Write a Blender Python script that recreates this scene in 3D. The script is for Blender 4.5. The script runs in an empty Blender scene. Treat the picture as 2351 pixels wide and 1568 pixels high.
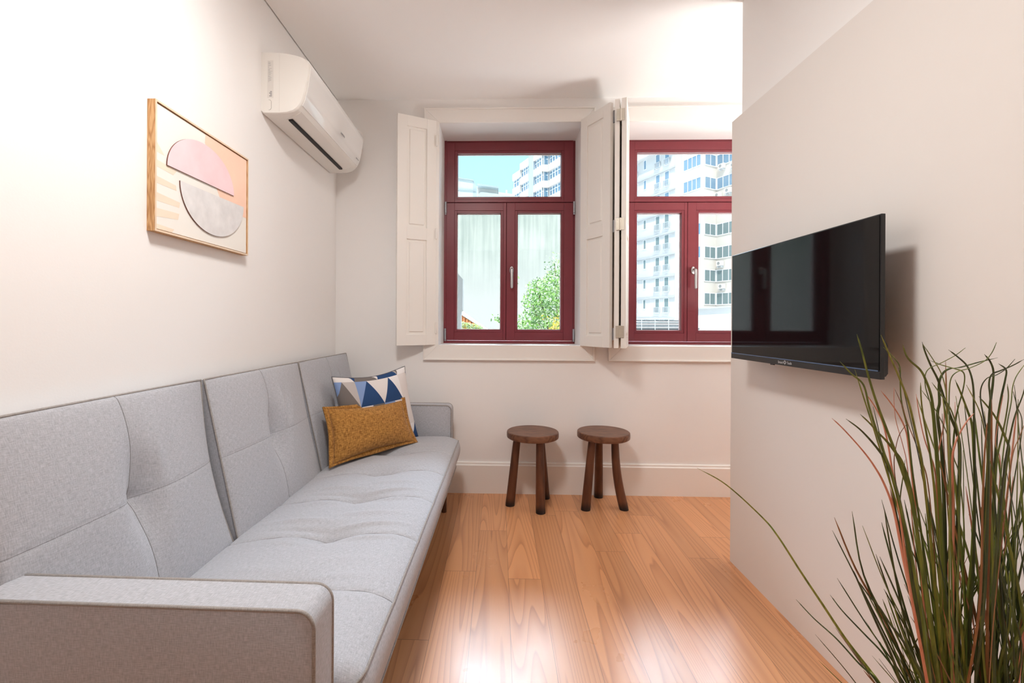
import bpy, bmesh, math, random
from mathutils import Vector, Matrix

sc = bpy.context.scene
COL = sc.collection
PI = math.pi
random.seed(7)

# ------------------------------------------------------------------ camera, sky, sun, added fill lamps, exposure
CAM = Vector((0.0, 0.0, 1.10))
FPX = 1050.0                      # focal length in pixels of the 2351 px wide frame
cam_d = bpy.data.cameras.new('camera')
cam = bpy.data.objects.new('camera', cam_d); COL.objects.link(cam)
cam_d.sensor_fit = 'HORIZONTAL'; cam_d.sensor_width = 36.0
cam_d.lens = FPX / 2351.0 * 36.0
cam_d.shift_x = 60.0 / 2351.0
cam_d.shift_y = -41.8 / 2351.0
cam_d.clip_start = 0.02; cam_d.clip_end = 500
PSI = -0.0286
cam.rotation_mode = 'XYZ'
R = Matrix.Rotation(-PSI, 4, 'Z') @ Matrix.Rotation(PI / 2, 4, 'X') @ Matrix.Rotation(0.005, 4, 'Z')
cam.matrix_world = Matrix.Translation(CAM) @ R
sc.camera = cam

world = bpy.data.worlds.new('sky_world'); sc.world = world; world.use_nodes = True
wn = world.node_tree.nodes; wl = world.node_tree.links
wn.clear()
w_out = wn.new('ShaderNodeOutputWorld'); w_bg = wn.new('ShaderNodeBackground')
w_tc = wn.new('ShaderNodeTexCoord'); w_sep = wn.new('ShaderNodeSeparateXYZ')
w_r = wn.new('ShaderNodeValToRGB'); w_s = wn.new('ShaderNodeValToRGB')
wl.new(w_tc.outputs['Generated'], w_sep.inputs[0])
wl.new(w_sep.outputs['Z'], w_r.inputs[0]); wl.new(w_sep.outputs['Z'], w_s.inputs[0])
e = w_r.color_ramp.elements
e[0].position = 0.0; e[0].color = (0.55, 0.83, 0.95, 1)
e[1].position = 0.40; e[1].color = (0.36, 0.64, 0.95, 1)
x = w_r.color_ramp.elements.new(0.75); x.color = (0.9, 0.95, 1.0, 1)     # whitens the glare added overhead
e = w_s.color_ramp.elements
e[0].position = 0.38; e[0].color = (0, 0, 0, 1)
e[1].position = 0.55; e[1].color = (1, 1, 1, 1)
def wmath(op, a, b=None):
    k = wn.new('ShaderNodeMath'); k.operation = op
    for i, v in enumerate((a, b)):
        if v is None: continue
        if isinstance(v, (int, float)): k.inputs[i].default_value = v
        else: wl.new(v, k.inputs[i])
    return k.outputs[0]
SKY_LOW, SKY_GLARE = 0.98, 27.0      # clear blue low down; added white glare high outside lights the room
w_az = wmath('DIVIDE', w_sep.outputs['Y'], wmath('SQRT', wmath('ADD', wmath('POWER', w_sep.outputs['X'], 2.0), wmath('ADD', wmath('POWER', w_sep.outputs['Y'], 2.0), 0.0001))))
w_mr = wn.new('ShaderNodeMapRange'); w_mr.inputs['From Min'].default_value = 0.40; w_mr.inputs['From Max'].default_value = 0.75
wl.new(w_az, w_mr.inputs['Value'])
wl.new(wmath('ADD', SKY_LOW, wmath('MULTIPLY', wmath('MULTIPLY', w_s.outputs[0], w_mr.outputs[0]), SKY_GLARE)), w_bg.inputs[1])
wl.new(w_r.outputs[0], w_bg.inputs[0]); wl.new(w_bg.outputs[0], w_out.inputs[0])

sun_d = bpy.data.lights.new('sun', 'SUN'); sun_d.energy = 3.2; sun_d.angle = 0.01; sun_d.color = (1.0, 0.96, 0.9)
sun = bpy.data.objects.new('sun', sun_d); COL.objects.link(sun)
sun.rotation_euler = Vector((0.25, 1.0, -1.35)).to_track_quat('-Z', 'Y').to_euler()

sc.view_settings.view_transform = 'Standard'; sc.view_settings.look = 'None'
sc.view_settings.exposure = 0.74; sc.view_settings.gamma = 1.0
sc.view_settings.use_curve_mapping = False
cy = sc.cycles
cy.max_bounces = 14; cy.diffuse_bounces = 8; cy.glossy_bounces = 4; cy.transmission_bounces = 8
cy.transparent_max_bounces = 12; cy.caustics_reflective = False; cy.caustics_refractive = False
cy.sample_clamp_indirect = 6.0

FILL_LAMPS = [(-0.30, 0.98, 0.18, 17.0)]                       # added out-of-view ceiling fill lamp: x, y, disc radius, watts
FILL_UPLIGHTS = [(2.10, 2.15, 1.15, 25.0), (0.75, -1.60, 1.70, 7.0)]   # added out-of-view fill uplighters: x, y, height, watts
for wx0, wx1 in ((-0.39, 0.535), (0.80, 1.83)):      # sampling guides in the two window openings
    pd = bpy.data.lights.new('window_portal', 'AREA'); pd.shape = 'RECTANGLE'; pd.size = wx1 - wx0; pd.size_y = 1.44
    pd.cycles.is_portal = True
    po = bpy.data.objects.new('window_portal', pd); COL.objects.link(po)
    po.location = ((wx0+wx1)/2, 3.44, 1.68); po.rotation_euler = (-PI/2, 0, 0)

# ------------------------------------------------------------------ helpers
ORG = {}
def tag(o, label=None, cat=None, group=None, kind=None):
    if label: o['label'] = label
    if cat: o['category'] = cat
    if group: o['group'] = group
    if kind: o['kind'] = kind
    return o

def empty(name, loc, label=None, cat=None, group=None, kind=None):
    o = bpy.data.objects.new(name, None); COL.objects.link(o)
    o.location = loc; o.empty_display_size = 0.05
    ORG[o.name] = Vector(loc)
    return tag(o, label, cat, group, kind)

def origin_of(o):
    while o.parent: o = o.parent
    return ORG.get(o.name, Vector((0, 0, 0)))

class MB:
    """collects shapes given in room coordinates, then links them as one mesh object"""
    def __init__(s): s.bm = bmesh.new(); s.uvs = {}
    def box(s, x0, x1, y0, y1, z0, z1, mi=0, bev=0.0, seg=1):
        x0, x1 = min(x0, x1), max(x0, x1); y0, y1 = min(y0, y1), max(y0, y1); z0, z1 = min(z0, z1), max(z0, z1)
        v = [s.bm.verts.new(p) for p in ((x0,y0,z0),(x1,y0,z0),(x1,y1,z0),(x0,y1,z0),(x0,y0,z1),(x1,y0,z1),(x1,y1,z1),(x0,y1,z1))]
        fs = [s.bm.faces.new([v[i] for i in f]) for f in ((0,3,2,1),(4,5,6,7),(0,1,5,4),(1,2,6,5),(2,3,7,6),(3,0,4,7))]
        for f in fs: f.material_index = mi
        if bev > 0:
            es = set(ed for f in fs for ed in f.edges)
            r = bmesh.ops.bevel(s.bm, geom=list(es), offset=bev, segments=seg, profile=0.5, affect='EDGES')
            for f in r['faces']: f.material_index = mi
        return s
    def obox(s, c, ax, ay, az, hx, hy, hz, mi=0, bev=0.0, seg=1):
        """box with own axes"""
        c = Vector(c); ax, ay, az = Vector(ax).normalized(), Vector(ay).normalized(), Vector(az).normalized()
        v = [s.bm.verts.new(c + ax*hx*i + ay*hy*j + az*hz*k) for (i,j,k) in ((-1,-1,-1),(1,-1,-1),(1,1,-1),(-1,1,-1),(-1,-1,1),(1,-1,1),(1,1,1),(-1,1,1))]
        fs = [s.bm.faces.new([v[i] for i in f]) for f in ((0,3,2,1),(4,5,6,7),(0,1,5,4),(1,2,6,5),(2,3,7,6),(3,0,4,7))]
        for f in fs: f.material_index = mi
        if bev > 0:
            es = set(ed for f in fs for ed in f.edges)
            r = bmesh.ops.bevel(s.bm, geom=list(es), offset=bev, segments=seg, profile=0.5, affect='EDGES')
            for f in r['faces']: f.material_index = mi
        return s
    def tube(s, pts, rad, n=8, mi=0, cap=True):
        pts = [Vector(p) for p in pts]
        if not hasattr(rad, '__len__'): rad = [rad] * len(pts)
        rings = []; up = None
        for i, p in enumerate(pts):
            d = (pts[min(i+1, len(pts)-1)] - pts[max(i-1, 0)]).normalized()
            if up is None:
                up = Vector((0,0,1)) if abs(d.z) < 0.9 else Vector((1,0,0))
            a = d.cross(up).normalized(); b = a.cross(d).normalized(); up = b
            rings.append([s.bm.verts.new(p + (a*math.cos(2*PI*k/n) + b*math.sin(2*PI*k/n)) * rad[i]) for k in range(n)])
        for i in range(len(rings)-1):
            for k in range(n):
                f = s.bm.faces.new((rings[i][k], rings[i][(k+1)%n], rings[i+1][(k+1)%n], rings[i+1][k])); f.material_index = mi
        if cap:
            f = s.bm.faces.new(list(reversed(rings[0]))); f.material_index = mi
            f = s.bm.faces.new(rings[-1]); f.material_index = mi
        return s
    def lathe(s, c, prof, n=32, mi=0, axis='Z'):
        c = Vector(c); rings = []
        for (r, z) in prof:
            ring = []
            for k in range(n):
                a = 2*PI*k/n
                if axis == 'Z': q = Vector((r*math.cos(a), r*math.sin(a), z))
                elif axis == 'Y': q = Vector((r*math.cos(a), z, r*math.sin(a)))
                else: q = Vector((z, r*math.cos(a), r*math.sin(a)))
                ring.append(s.bm.verts.new(c + q))
            rings.append(ring)
        for i in range(len(rings)-1):
            for k in range(n):
                f = s.bm.faces.new((rings[i][k], rings[i][(k+1)%n], rings[i+1][(k+1)%n], rings[i+1][k])); f.material_index = mi
        f = s.bm.faces.new(list(reversed(rings[0]))); f.material_index = mi
        f = s.bm.faces.new(rings[-1]); f.material_index = mi
        return s
    def prism(s, poly, d, mi=0, bev=0.0, seg=2):
        """closed polygon of 3d points pushed along vector d"""
        d = Vector(d); a = [s.bm.verts.new(Vector(p)) for p in poly]; b = [s.bm.verts.new(Vector(p) + d) for p in poly]
        n = len(a); fs = [s.bm.faces.new(a), s.bm.faces.new(list(reversed(b)))]
        for k in range(n): fs.append(s.bm.faces.new((a[k], b[k], b[(k+1)%n], a[(k+1)%n])))
        for f in fs: f.material_index = mi
        if bev > 0:
            es = set(ed for f in fs[:2] for ed in f.edges)
            r = bmesh.ops.bevel(s.bm, geom=list(es), offset=bev, segments=seg, profile=0.5, affect='EDGES')
            for f in r['faces']: f.material_index = mi
        return s
    def quad(s, pts, mi=0):
        f = s.bm.faces.new([s.bm.verts.new(Vector(p)) for p in pts]); f.material_index = mi; return s
    def grid(s, fn, nu, nv, mi=0, flip=False):
        vs = [[s.bm.verts.new(fn(i/nu, j/nv)) for j in range(nv+1)] for i in range(nu+1)]
        for i in range(nu):
            for j in range(nv):
                q = (vs[i][j], vs[i+1][j], vs[i+1][j+1], vs[i][j+1])
                f = s.bm.faces.new(tuple(reversed(q)) if flip else q); f.material_index = mi
        return s
    def build(s, name, mats, parent=None, smooth=False, recalc=True, merge=0.0, uv=True, rot=None):
        bm = s.bm
        if merge > 0: bmesh.ops.remove_doubles(bm, verts=bm.verts, dist=merge)
        if recalc: bmesh.ops.recalc_face_normals(bm, faces=bm.faces)
        if rot: bmesh.ops.transform(bm, matrix=rot, verts=bm.verts)
        if uv:
            L = bm.loops.layers.uv.new('UVMap'); bm.normal_update()
            for f in bm.faces:
                n = f.normal; ax = max(range(3), key=lambda k: abs(n[k]))
                for lp in f.loops:
                    c = lp.vert.co
                    lp[L].uv = ((c.y, c.z), (c.x, c.z), (c.y, c.x))[ax]
        if parent is not None:
            bmesh.ops.translate(bm, vec=-origin_of(parent), verts=bm.verts)
        me = bpy.data.meshes.new(name); bm.to_mesh(me); bm.free()
        if not isinstance(mats, (list, tuple)): mats = [mats]
        for m in mats: me.materials.append(m)
        if smooth:
            for p in me.polygons: p.use_smooth = True
        o = bpy.data.objects.new(name, me); COL.objects.link(o)
        if parent is not None: o.parent = parent
        if smooth == 'auto':
            me.shade_flat() if False else None
            m = None
            for p in me.polygons: p.use_smooth = True
            sharp_by_angle(me, 35)
        return o

def sharp_by_angle(me, deg):
    bm = bmesh.new(); bm.from_mesh(me)
    lim = math.radians(deg)
    for ed in bm.edges:
        if len(ed.link_faces) == 2 and ed.calc_face_angle(0) > lim: ed.smooth = False
        else: ed.smooth = True
    bm.to_mesh(me); bm.free()

def text_part(name, txt, size, mat, parent, loc, xdir, ydir, depth=0.0004, align='CENTER'):
    """lettering as a thin mesh part; xdir reading direction, ydir up"""
    cu = bpy.data.curves.new(name, 'FONT'); cu.body = txt; cu.size = size; cu.extrude = depth
    cu.align_x = align; cu.align_y = 'CENTER'; cu.resolution_u = 2
    tmp = bpy.data.objects.new(name + '_curve', cu); COL.objects.link(tmp)
    me = bpy.data.meshes.new_from_object(tmp)
    bpy.data.objects.remove(tmp)
    X = Vector(xdir).normalized(); Y = Vector(ydir).normalized(); Z = X.cross(Y)
    M = Matrix((X, Y, Z)).transposed().to_4x4(); M.translation = Vector(loc) - origin_of(parent)
    me.transform(M); me.name = name
    me.materials.clear(); me.materials.append(mat)
    o = bpy.data.objects.new(name, me); COL.objects.link(o); o.parent = parent
    return o

# ------------------------------------------------------------------ materials
def nt(name):
    m = bpy.data.materials.new(name); m.use_nodes = True
    n = m.node_tree.nodes; l = m.node_tree.links
    return m, n, l, n['Principled BSDF']

def mat(name, col, rough=0.5, spec=0.5, metal=0.0, var=0.0, scale=8.0, bump=0.0, bscale=60.0, coat=0.0):
    m, n, l, b = nt(name)
    b.inputs['Base Color'].default_value = (*col, 1); b.inputs['Roughness'].default_value = rough
    b.inputs['Specular IOR Level'].default_value = spec; b.inputs['Metallic'].default_value = metal
    b.inputs['Coat Weight'].default_value = coat
    tc = n.new('ShaderNodeTexCoord')
    if var > 0:
        t = n.new('ShaderNodeTexNoise'); t.inputs['Scale'].default_value = scale; t.inputs['Detail'].default_value = 5
        l.new(tc.outputs['Object'], t.inputs['Vector'])
        r = n.new('ShaderNodeValToRGB')
        r.color_ramp.elements[0].position = 0.3; r.color_ramp.elements[1].position = 0.7
        r.color_ramp.elements[0].color = (*[c*(1-var) for c in col], 1); r.color_ramp.elements[1].color = (*[min(1, c*(1+var)) for c in col], 1)
        l.new(t.outputs['Fac'], r.inputs[0]); l.new(r.outputs[0], b.inputs['Base Color'])
    if bump > 0:
        t = n.new('ShaderNodeTexNoise'); t.inputs['Scale'].default_value = bscale; t.inputs['Detail'].default_value = 3
        l.new(tc.outputs['Object'], t.inputs['Vector'])
        bp = n.new('ShaderNodeBump'); bp.inputs['Strength'].default_value = bump; bp.inputs['Distance'].default_value = 0.002
        l.new(t.outputs['Fac'], bp.inputs['Height']); l.new(bp.outputs[0], b.inputs['Normal'])
    return m

def fabric(name, c1, c2, thread=0.0017, bump=0.6, slub=0.5, rough=0.95, run=75):
    """woven cloth: warp and weft threads from the uv map, which is in metres"""
    m, n, l, b = nt(name)
    uv = n.new('ShaderNodeUVMap'); uv.uv_map = 'UVMap'
    hs = []
    for k in range(2):
        mp = n.new('ShaderNodeMapping')
        mp.inputs['Scale'].default_value = (1/thread, run, 1) if k == 0 else (run, 1/thread, 1)
        mp.inputs['Location'].default_value = (3.1*k, 7.7*k, 0)
        t = n.new('ShaderNodeTexNoise'); t.inputs['Scale'].default_value = 1.0; t.inputs['Detail'].default_value = 1.5
        l.new(uv.outputs[0], mp.inputs[0]); l.new(mp.outputs[0], t.inputs['Vector']); hs.append(t)
    mx = n.new('ShaderNodeMath'); mx.operation = 'ADD'
    l.new(hs[0].outputs['Fac'], mx.inputs[0]); l.new(hs[1].outputs['Fac'], mx.inputs[1])
    r = n.new('ShaderNodeValToRGB')
    r.color_ramp.elements[0].position = 0.5 - 0.28*slub; r.color_ramp.elements[1].position = 0.5 + 0.28*slub
    r.color_ramp.elements[0].color = (*c1, 1); r.color_ramp.elements[1].color = (*c2, 1)
    hv = n.new('ShaderNodeMath'); hv.operation = 'MULTIPLY'; hv.inputs[1].default_value = 0.5
    l.new(mx.outputs[0], hv.inputs[0]); l.new(hv.outputs[0], r.inputs[0]); l.new(r.outputs[0], b.inputs['Base Color'])
    bp = n.new('ShaderNodeBump'); bp.inputs['Strength'].default_value = bump; bp.inputs['Distance'].default_value = 0.0008
    l.new(hv.outputs[0], bp.inputs['Height']); l.new(bp.outputs[0], b.inputs['Normal'])
    b.inputs['Roughness'].default_value = rough; b.inputs['Specular IOR Level'].default_value = 0.15
    b.inputs['Sheen Weight'].default_value = 0.15; b.inputs['Sheen Roughness'].default_value = 0.5
    return m

def wood(name, c1, c2, c3, axis='Z', rough=0.45, k=9.0, sc_=(9, 9, 1.2), spec=0.4):
    m, n, l, b = nt(name)
    tc = n.new('ShaderNodeTexCoord'); mp = n.new('ShaderNodeMapping')
    s = {'Z': (sc_[0], sc_[1], sc_[2]), 'Y': (sc_[0], sc_[2], sc_[1]), 'X': (sc_[2], sc_[0], sc_[1])}[axis]
    mp.inputs['Scale'].default_value = s
    l.new(tc.outputs['Object'], mp.inputs[0])
    t = n.new('ShaderNodeTexNoise'); t.inputs['Scale'].default_value = 1.6; t.inputs['Detail'].default_value = 2
    l.new(mp.outputs[0], t.inputs['Vector'])
    mu = n.new('ShaderNodeMath'); mu.operation = 'MULTIPLY'; mu.inputs[1].default_value = k
    fr = n.new('ShaderNodeMath'); fr.operation = 'PINGPONG'; fr.inputs[1].default_value = 0.5
    l.new(t.outputs['Fac'], mu.inputs[0]); l.new(mu.outputs[0], fr.inputs[0])
    r = n.new('ShaderNodeValToRGB')
    r.color_ramp.elements[0].position = 0.0; r.color_ramp.elements[0].color = (*c1, 1)
    r.color_ramp.elements[1].position = 0.5; r.color_ramp.elements[1].color = (*c3, 1)
    q = r.color_ramp.elements.new(0.25); q.color = (*c2, 1)
    l.new(fr.outputs[0], r.inputs[0]); l.new(r.outputs[0], b.inputs['Base Color'])
    b.inputs['Roughness'].default_value = rough; b.inputs['Specular IOR Level'].default_value = spec
    return m

def glass_mat(name, tint=(0.97, 0.985, 0.98), refl=1.0):
    m, n, l, b = nt(name); n.remove(b)
    o = n['Material Output']; tr = n.new('ShaderNodeBsdfTransparent'); gl = n.new('ShaderNodeBsdfGlossy')
    tr.inputs[0].default_value = (*tint, 1); gl.inputs['Roughness'].default_value = 0.01
    fr = n.new('ShaderNodeFresnel'); fr.inputs[0].default_value = 1.45
    mx = n.new('ShaderNodeMixShader'); l.new(fr.outputs[0], mx.inputs[0])
    l.new(tr.outputs[0], mx.inputs[1]); l.new(gl.outputs[0], mx.inputs[2]); l.new(mx.outputs[0], o.inputs[0])
    return m

M = {}
M['wall'] = mat('wall_paint', (0.87, 0.855, 0.84), 0.75, 0.25, bump=0.08, bscale=180)
M['ceil'] = mat('ceiling_paint', (0.90, 0.89, 0.88), 0.8, 0.2)
M['partition'] = mat('partition_paint', (0.78, 0.745, 0.71), 0.7, 0.25)
M['trim'] = mat('trim_paint', (0.85, 0.82, 0.78), 0.35, 0.4)
M['shutter'] = mat('shutter_paint', (0.85, 0.82, 0.775), 0.4, 0.4)
M['red'] = mat('burgundy_paint', (0.215, 0.034, 0.045), 0.35, 0.5, var=0.06, scale=5)
M['redline'] = mat('burgundy_groove', (0.06, 0.008, 0.012), 0.6, 0.3)
M['steel'] = mat('satin_steel', (0.62, 0.62, 0.62), 0.32, 0.5, metal=0.85)
M['alu'] = mat('grey_alloy', (0.42, 0.43, 0.46), 0.4, 0.5, metal=0.6)
M['brass'] = mat('nickel_hinge', (0.62, 0.57, 0.48), 0.35, 0.5, metal=0.6)
M['glass'] = glass_mat('window_glass')
M['gasket'] = mat('pale_glazing_spacer', (0.75, 0.68, 0.68), 0.4, 0.4)
M['black'] = mat('black_plastic', (0.012, 0.012, 0.013), 0.35, 0.5)
M['fill_lampw'] = mat('fill_lamp_rim', (0.85, 0.85, 0.85), 0.4)

# floor boards: planks 14 cm wide running to the windows, flat-sawn pine grain
def floor_mat():
    m, n, l, b = nt('pine_floor_boards')
    tc = n.new('ShaderNodeTexCoord'); sp = n.new('ShaderNodeSeparateXYZ'); l.new(tc.outputs['Object'], sp.inputs[0])
    def math_(op, a, bb=None, c=None):
        k = n.new('ShaderNodeMath'); k.operation = op
        for i, v in enumerate((a, bb, c)):
            if v is None: continue
            if isinstance(v, (int, float)): k.inputs[i].default_value = v
            else: l.new(v, k.inputs[i])
        return k.outputs[0]
    W, Ln = 0.142, 1.35
    xw = math_('DIVIDE', math_('ADD', sp.outputs['X'], 10.036), W)
    ix = math_('FLOOR', xw); fx = math_('SUBTRACT', xw, ix)
    wn1 = n.new('ShaderNodeTexWhiteNoise'); wn1.noise_dimensions = '1D'; l.new(ix, wn1.inputs['W'])
    yl = math_('DIVIDE', math_('ADD', math_('ADD', sp.outputs['Y'], 10.0), math_('MULTIPLY', wn1.outputs['Value'], Ln)), Ln)
    iy = math_('FLOOR', yl); fy = math_('SUBTRACT', yl, iy)
    idv = n.new('ShaderNodeCombineXYZ'); l.new(ix, idv.inputs[0]); l.new(iy, idv.inputs[1])
    wn2 = n.new('ShaderNodeTexWhiteNoise'); wn2.noise_dimensions = '3D'; l.new(idv.outputs[0], wn2.inputs['Vector'])
    # grain field
    gv = n.new('ShaderNodeCombineXYZ')
    l.new(math_('MULTIPLY', sp.outputs['X'], 7.0), gv.inputs[0])
    l.new(math_('MULTIPLY', sp.outputs['Y'], 0.33), gv.inputs[1])
    l.new(math_('MULTIPLY', wn2.outputs['Value'], 57.0), gv.inputs[2])
    t = n.new('ShaderNodeTexNoise'); t.inputs['Scale'].default_value = 1.0; t.inputs['Detail'].default_value = 1.2
    t.inputs['Roughness'].default_value = 0.30; t.inputs['Distortion'].default_value = 0.1
    l.new(gv.outputs[0], t.inputs['Vector'])
    ring = math_('FRACT', math_('MULTIPLY', t.outputs['Fac'], 21.0))
    rr = n.new('ShaderNodeValToRGB'); cr = rr.color_ramp
    cr.elements[0].position = 0.0; cr.elements[0].color = (0.66, 0.315, 0.145, 1)
    cr.elements[1].position = 1.0; cr.elements[1].color = (0.66, 0.315, 0.145, 1)
    for p, c in ((0.45, (0.63, 0.305, 0.145)), (0.80, (0.57, 0.260, 0.118)), (0.93, (0.48, 0.215, 0.098))):
        q = cr.elements.new(p); q.color = (*c, 1)
    l.new(ring, rr.inputs[0])
    # fine fibres
    fv = n.new('ShaderNodeCombineXYZ'); l.new(math_('MULTIPLY', sp.outputs['X'], 420.0), fv.inputs[0])
    l.new(math_('MULTIPLY', sp.outputs['Y'], 9.0), fv.inputs[1])
    t2 = n.new('ShaderNodeTexNoise'); t2.inputs['Scale'].default_value = 1.0; t2.inputs['Detail'].default_value = 2
    l.new(fv.outputs[0], t2.inputs['Vector'])
    val = math_('ADD', math_('ADD', 0.88, math_('MULTIPLY', wn2.outputs['Value'], 0.22)), math_('MULTIPLY', math_('SUBTRACT', t2.outputs['Fac'], 0.5), 0.10))
    # gaps between boards
    ex = math_('MINIMUM', fx, math_('SUBTRACT', 1.0, fx)); ey = math_('MINIMUM', fy, math_('SUBTRACT', 1.0, fy))
    gx = math_('GREATER_THAN', ex, 0.006); gy = math_('GREATER_THAN', ey, 0.0008)
    gap = math_('MULTIPLY', gx, gy)
    gsh = math_('ADD', 0.45, math_('MULTIPLY', gap, 0.55))
    v2 = math_('MULTIPLY', val, gsh)
    hs = n.new('ShaderNodeHueSaturation'); l.new(rr.outputs[0], hs.inputs['Color']); l.new(v2, hs.inputs['Value'])
    l.new(hs.outputs[0], b.inputs['Base Color'])
    ro = n.new('ShaderNodeTexNoise'); ro.inputs['Scale'].default_value = 4.0; ro.inputs['Detail'].default_value = 4
    l.new(tc.outputs['Object'], ro.inputs['Vector'])
    l.new(math_('ADD', 0.22, math_('MULTIPLY', ro.outputs['Fac'], 0.16)), b.inputs['Roughness'])
    b.inputs['Specular IOR Level'].default_value = 0.55
    bp = n.new('ShaderNodeBump'); bp.inputs['Strength'].default_value = 0.15; bp.inputs['Distance'].default_value = 0.001
    l.new(math_('ADD', gap, math_('MULTIPLY', ring, 0.08)), bp.inputs['Height']); l.new(bp.outputs[0], b.inputs['Normal'])
    return m
M['floor'] = floor_mat()
M['rear'] = wood('unseen_dark_rear', (0.22, 0.13, 0.08), (0.17, 0.10, 0.06), (0.12, 0.07, 0.04), 'Z', 0.5)  # unseen rear wall, made dark to keep fill off the near sofa arm

# ------------------------------------------------------------------ room shell
XL, XP, YB, ZC = -1.073, 1.080, 2.975, 2.56       # left wall, partition face, window wall, ceiling
YO, YF = 3.45, 3.26                               # outer face of the window wall, window frame plane
W1 = (-0.395, 0.538, 0.957, 2.403)
W2 = (0.800, 1.835, 0.957, 2.403)
YR, XR = -2.6, 3.0
def structure(mb, name, m, label, smooth=False):
    o = mb.build(name, m, smooth=smooth); tag(o, label, None, None, 'structure'); return o

structure(MB().box(XL-0.3, XR+0.2, YR-0.2, YO, -0.12, 0.0), 'floor', M['floor'], 'orange-toned pine floorboards running towards the windows')
c = MB().box(XL+0.007, XR+0.2, YR-0.2, YB+0.001, ZC, ZC+0.05)
c.box(XL-0.3, XR+0.3, YR-0.3, YO+0.1, ZC+0.05, ZC+0.3)
structure(c, 'ceiling', M['ceil'], 'plain white ceiling')
structure(MB().box(XL-0.3, XL, YR-0.2, YO, 0, ZC+0.05), 'wall_left', M['wall'], 'bright white wall behind the sofa')
wb = MB()
xs = [XL, W1[0], W1[1], W2[0], W2[1], XR]
wb.box(XL, XR, YB, YO, 0, W1[2]); wb.box(XL, XR, YB, YO, W1[3], ZC+0.05)
for a, b_ in ((XL, W1[0]), (W1[1], W2[0]), (W2[1], XR)): wb.box(a, b_, YB, YO, W1[2], W1[3])
structure(wb, 'wall_back', M['wall'], 'white wall with the two windows')
wr = MB().box(XP, XP+0.14, YR, 2.160, 0, 2.042)                      # thicker lower part of the partition
wr.box(XP+0.016, XP+0.12, YR, 2.103, 2.042, ZC, 1)
structure(wr, 'wall_right', [M['partition'], M['wall']], 'white partition wall that carries the television')
structure(MB().box(XR, XR+0.2, YR-0.2, YO, 0, ZC+0.05), 'wall_far_right', M['wall'], 'white wall beyond the partition')
structure(MB().box(XL-0.3, XR+0.2, YR-0.2, YR, 0, ZC+0.05), 'wall_rear', M['rear'], 'unseen wall behind the camera, made dark brown to hold back fill light')

# baseboard with a small moulded top
bb = MB()
pr = [(0, 0), (0, 0.200), (-0.006, 0.200), (-0.012, 0.196), (-0.013, 0.186), (-0.017, 0.183), (-0.020, 0.180), (-0.020, 0)]
bb.prism([(XL, YB + p[0], p[1]) for p in pr], (XR - XL, 0, 0))
structure(bb, 'baseboard_back', M['trim'], 'tall white baseboard under the windows', smooth='auto')

# window casings (mitred flat boards with a raised outer bead)
def casing(n, x0, x1, z0, z1, W):
    mb = MB()
    ox, ix = (x0, x1), (W[0]+0.002, W[1]-0.002); oz, iz = (z0, z1), (W[2]+0.002, W[3]-0.002)
    t = 0.016
    O = [(ox[0], oz[0]), (ox[1], oz[0]), (ox[1], oz[1]), (ox[0], oz[1])]
    I = [(ix[0], iz[0]), (ix[1], iz[0]), (ix[1], iz[1]), (ix[0], iz[1])]
    g = 0.0006
    for k in range(4):
        a, b_ = O[k], O[(k+1) % 4]; c_, d = I[(k+1) % 4], I[k]
        # shrink a hair at the mitres so that the joints read
        if k in (0, 2): a, b_, c_, d = [(p[0] + (g if p[0] < (x0+x1)/2 else -g), p[1]) for p in (a, b_, c_, d)]
        mb.prism([(p[0], YB, p[1]) for p in (a, b_, c_, d)], (0, -t, 0), bev=0.0012, seg=1)
    w = 0.011
    for k in range(4):
        a, b_ = O[k], O[(k+1) % 4]
        sx = lambda p: (p[0] + (w if p[0] < (x0+x1)/2 else -w), p[1] + (w if p[1] < (z0+z1)/2 else -w))
        q = [a, b_, sx(b_), sx(a)]
        mb.prism([(p[0], YB-t, p[1]) for p in q], (0, -0.006, 0), bev=0.002, seg=2)
    o = mb.build('trim_%d' % n, M['trim'], smooth='auto'); tag(o, 'white moulded casing around the %s window' % ('left' if n == 1 else 'right'), None, None, 'structure')
casing(1, -0.492, 0.615, 0.860, 2.496, W1)
casing(2, 0.704, 1.945, 0.860, 2.496, W2)

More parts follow.
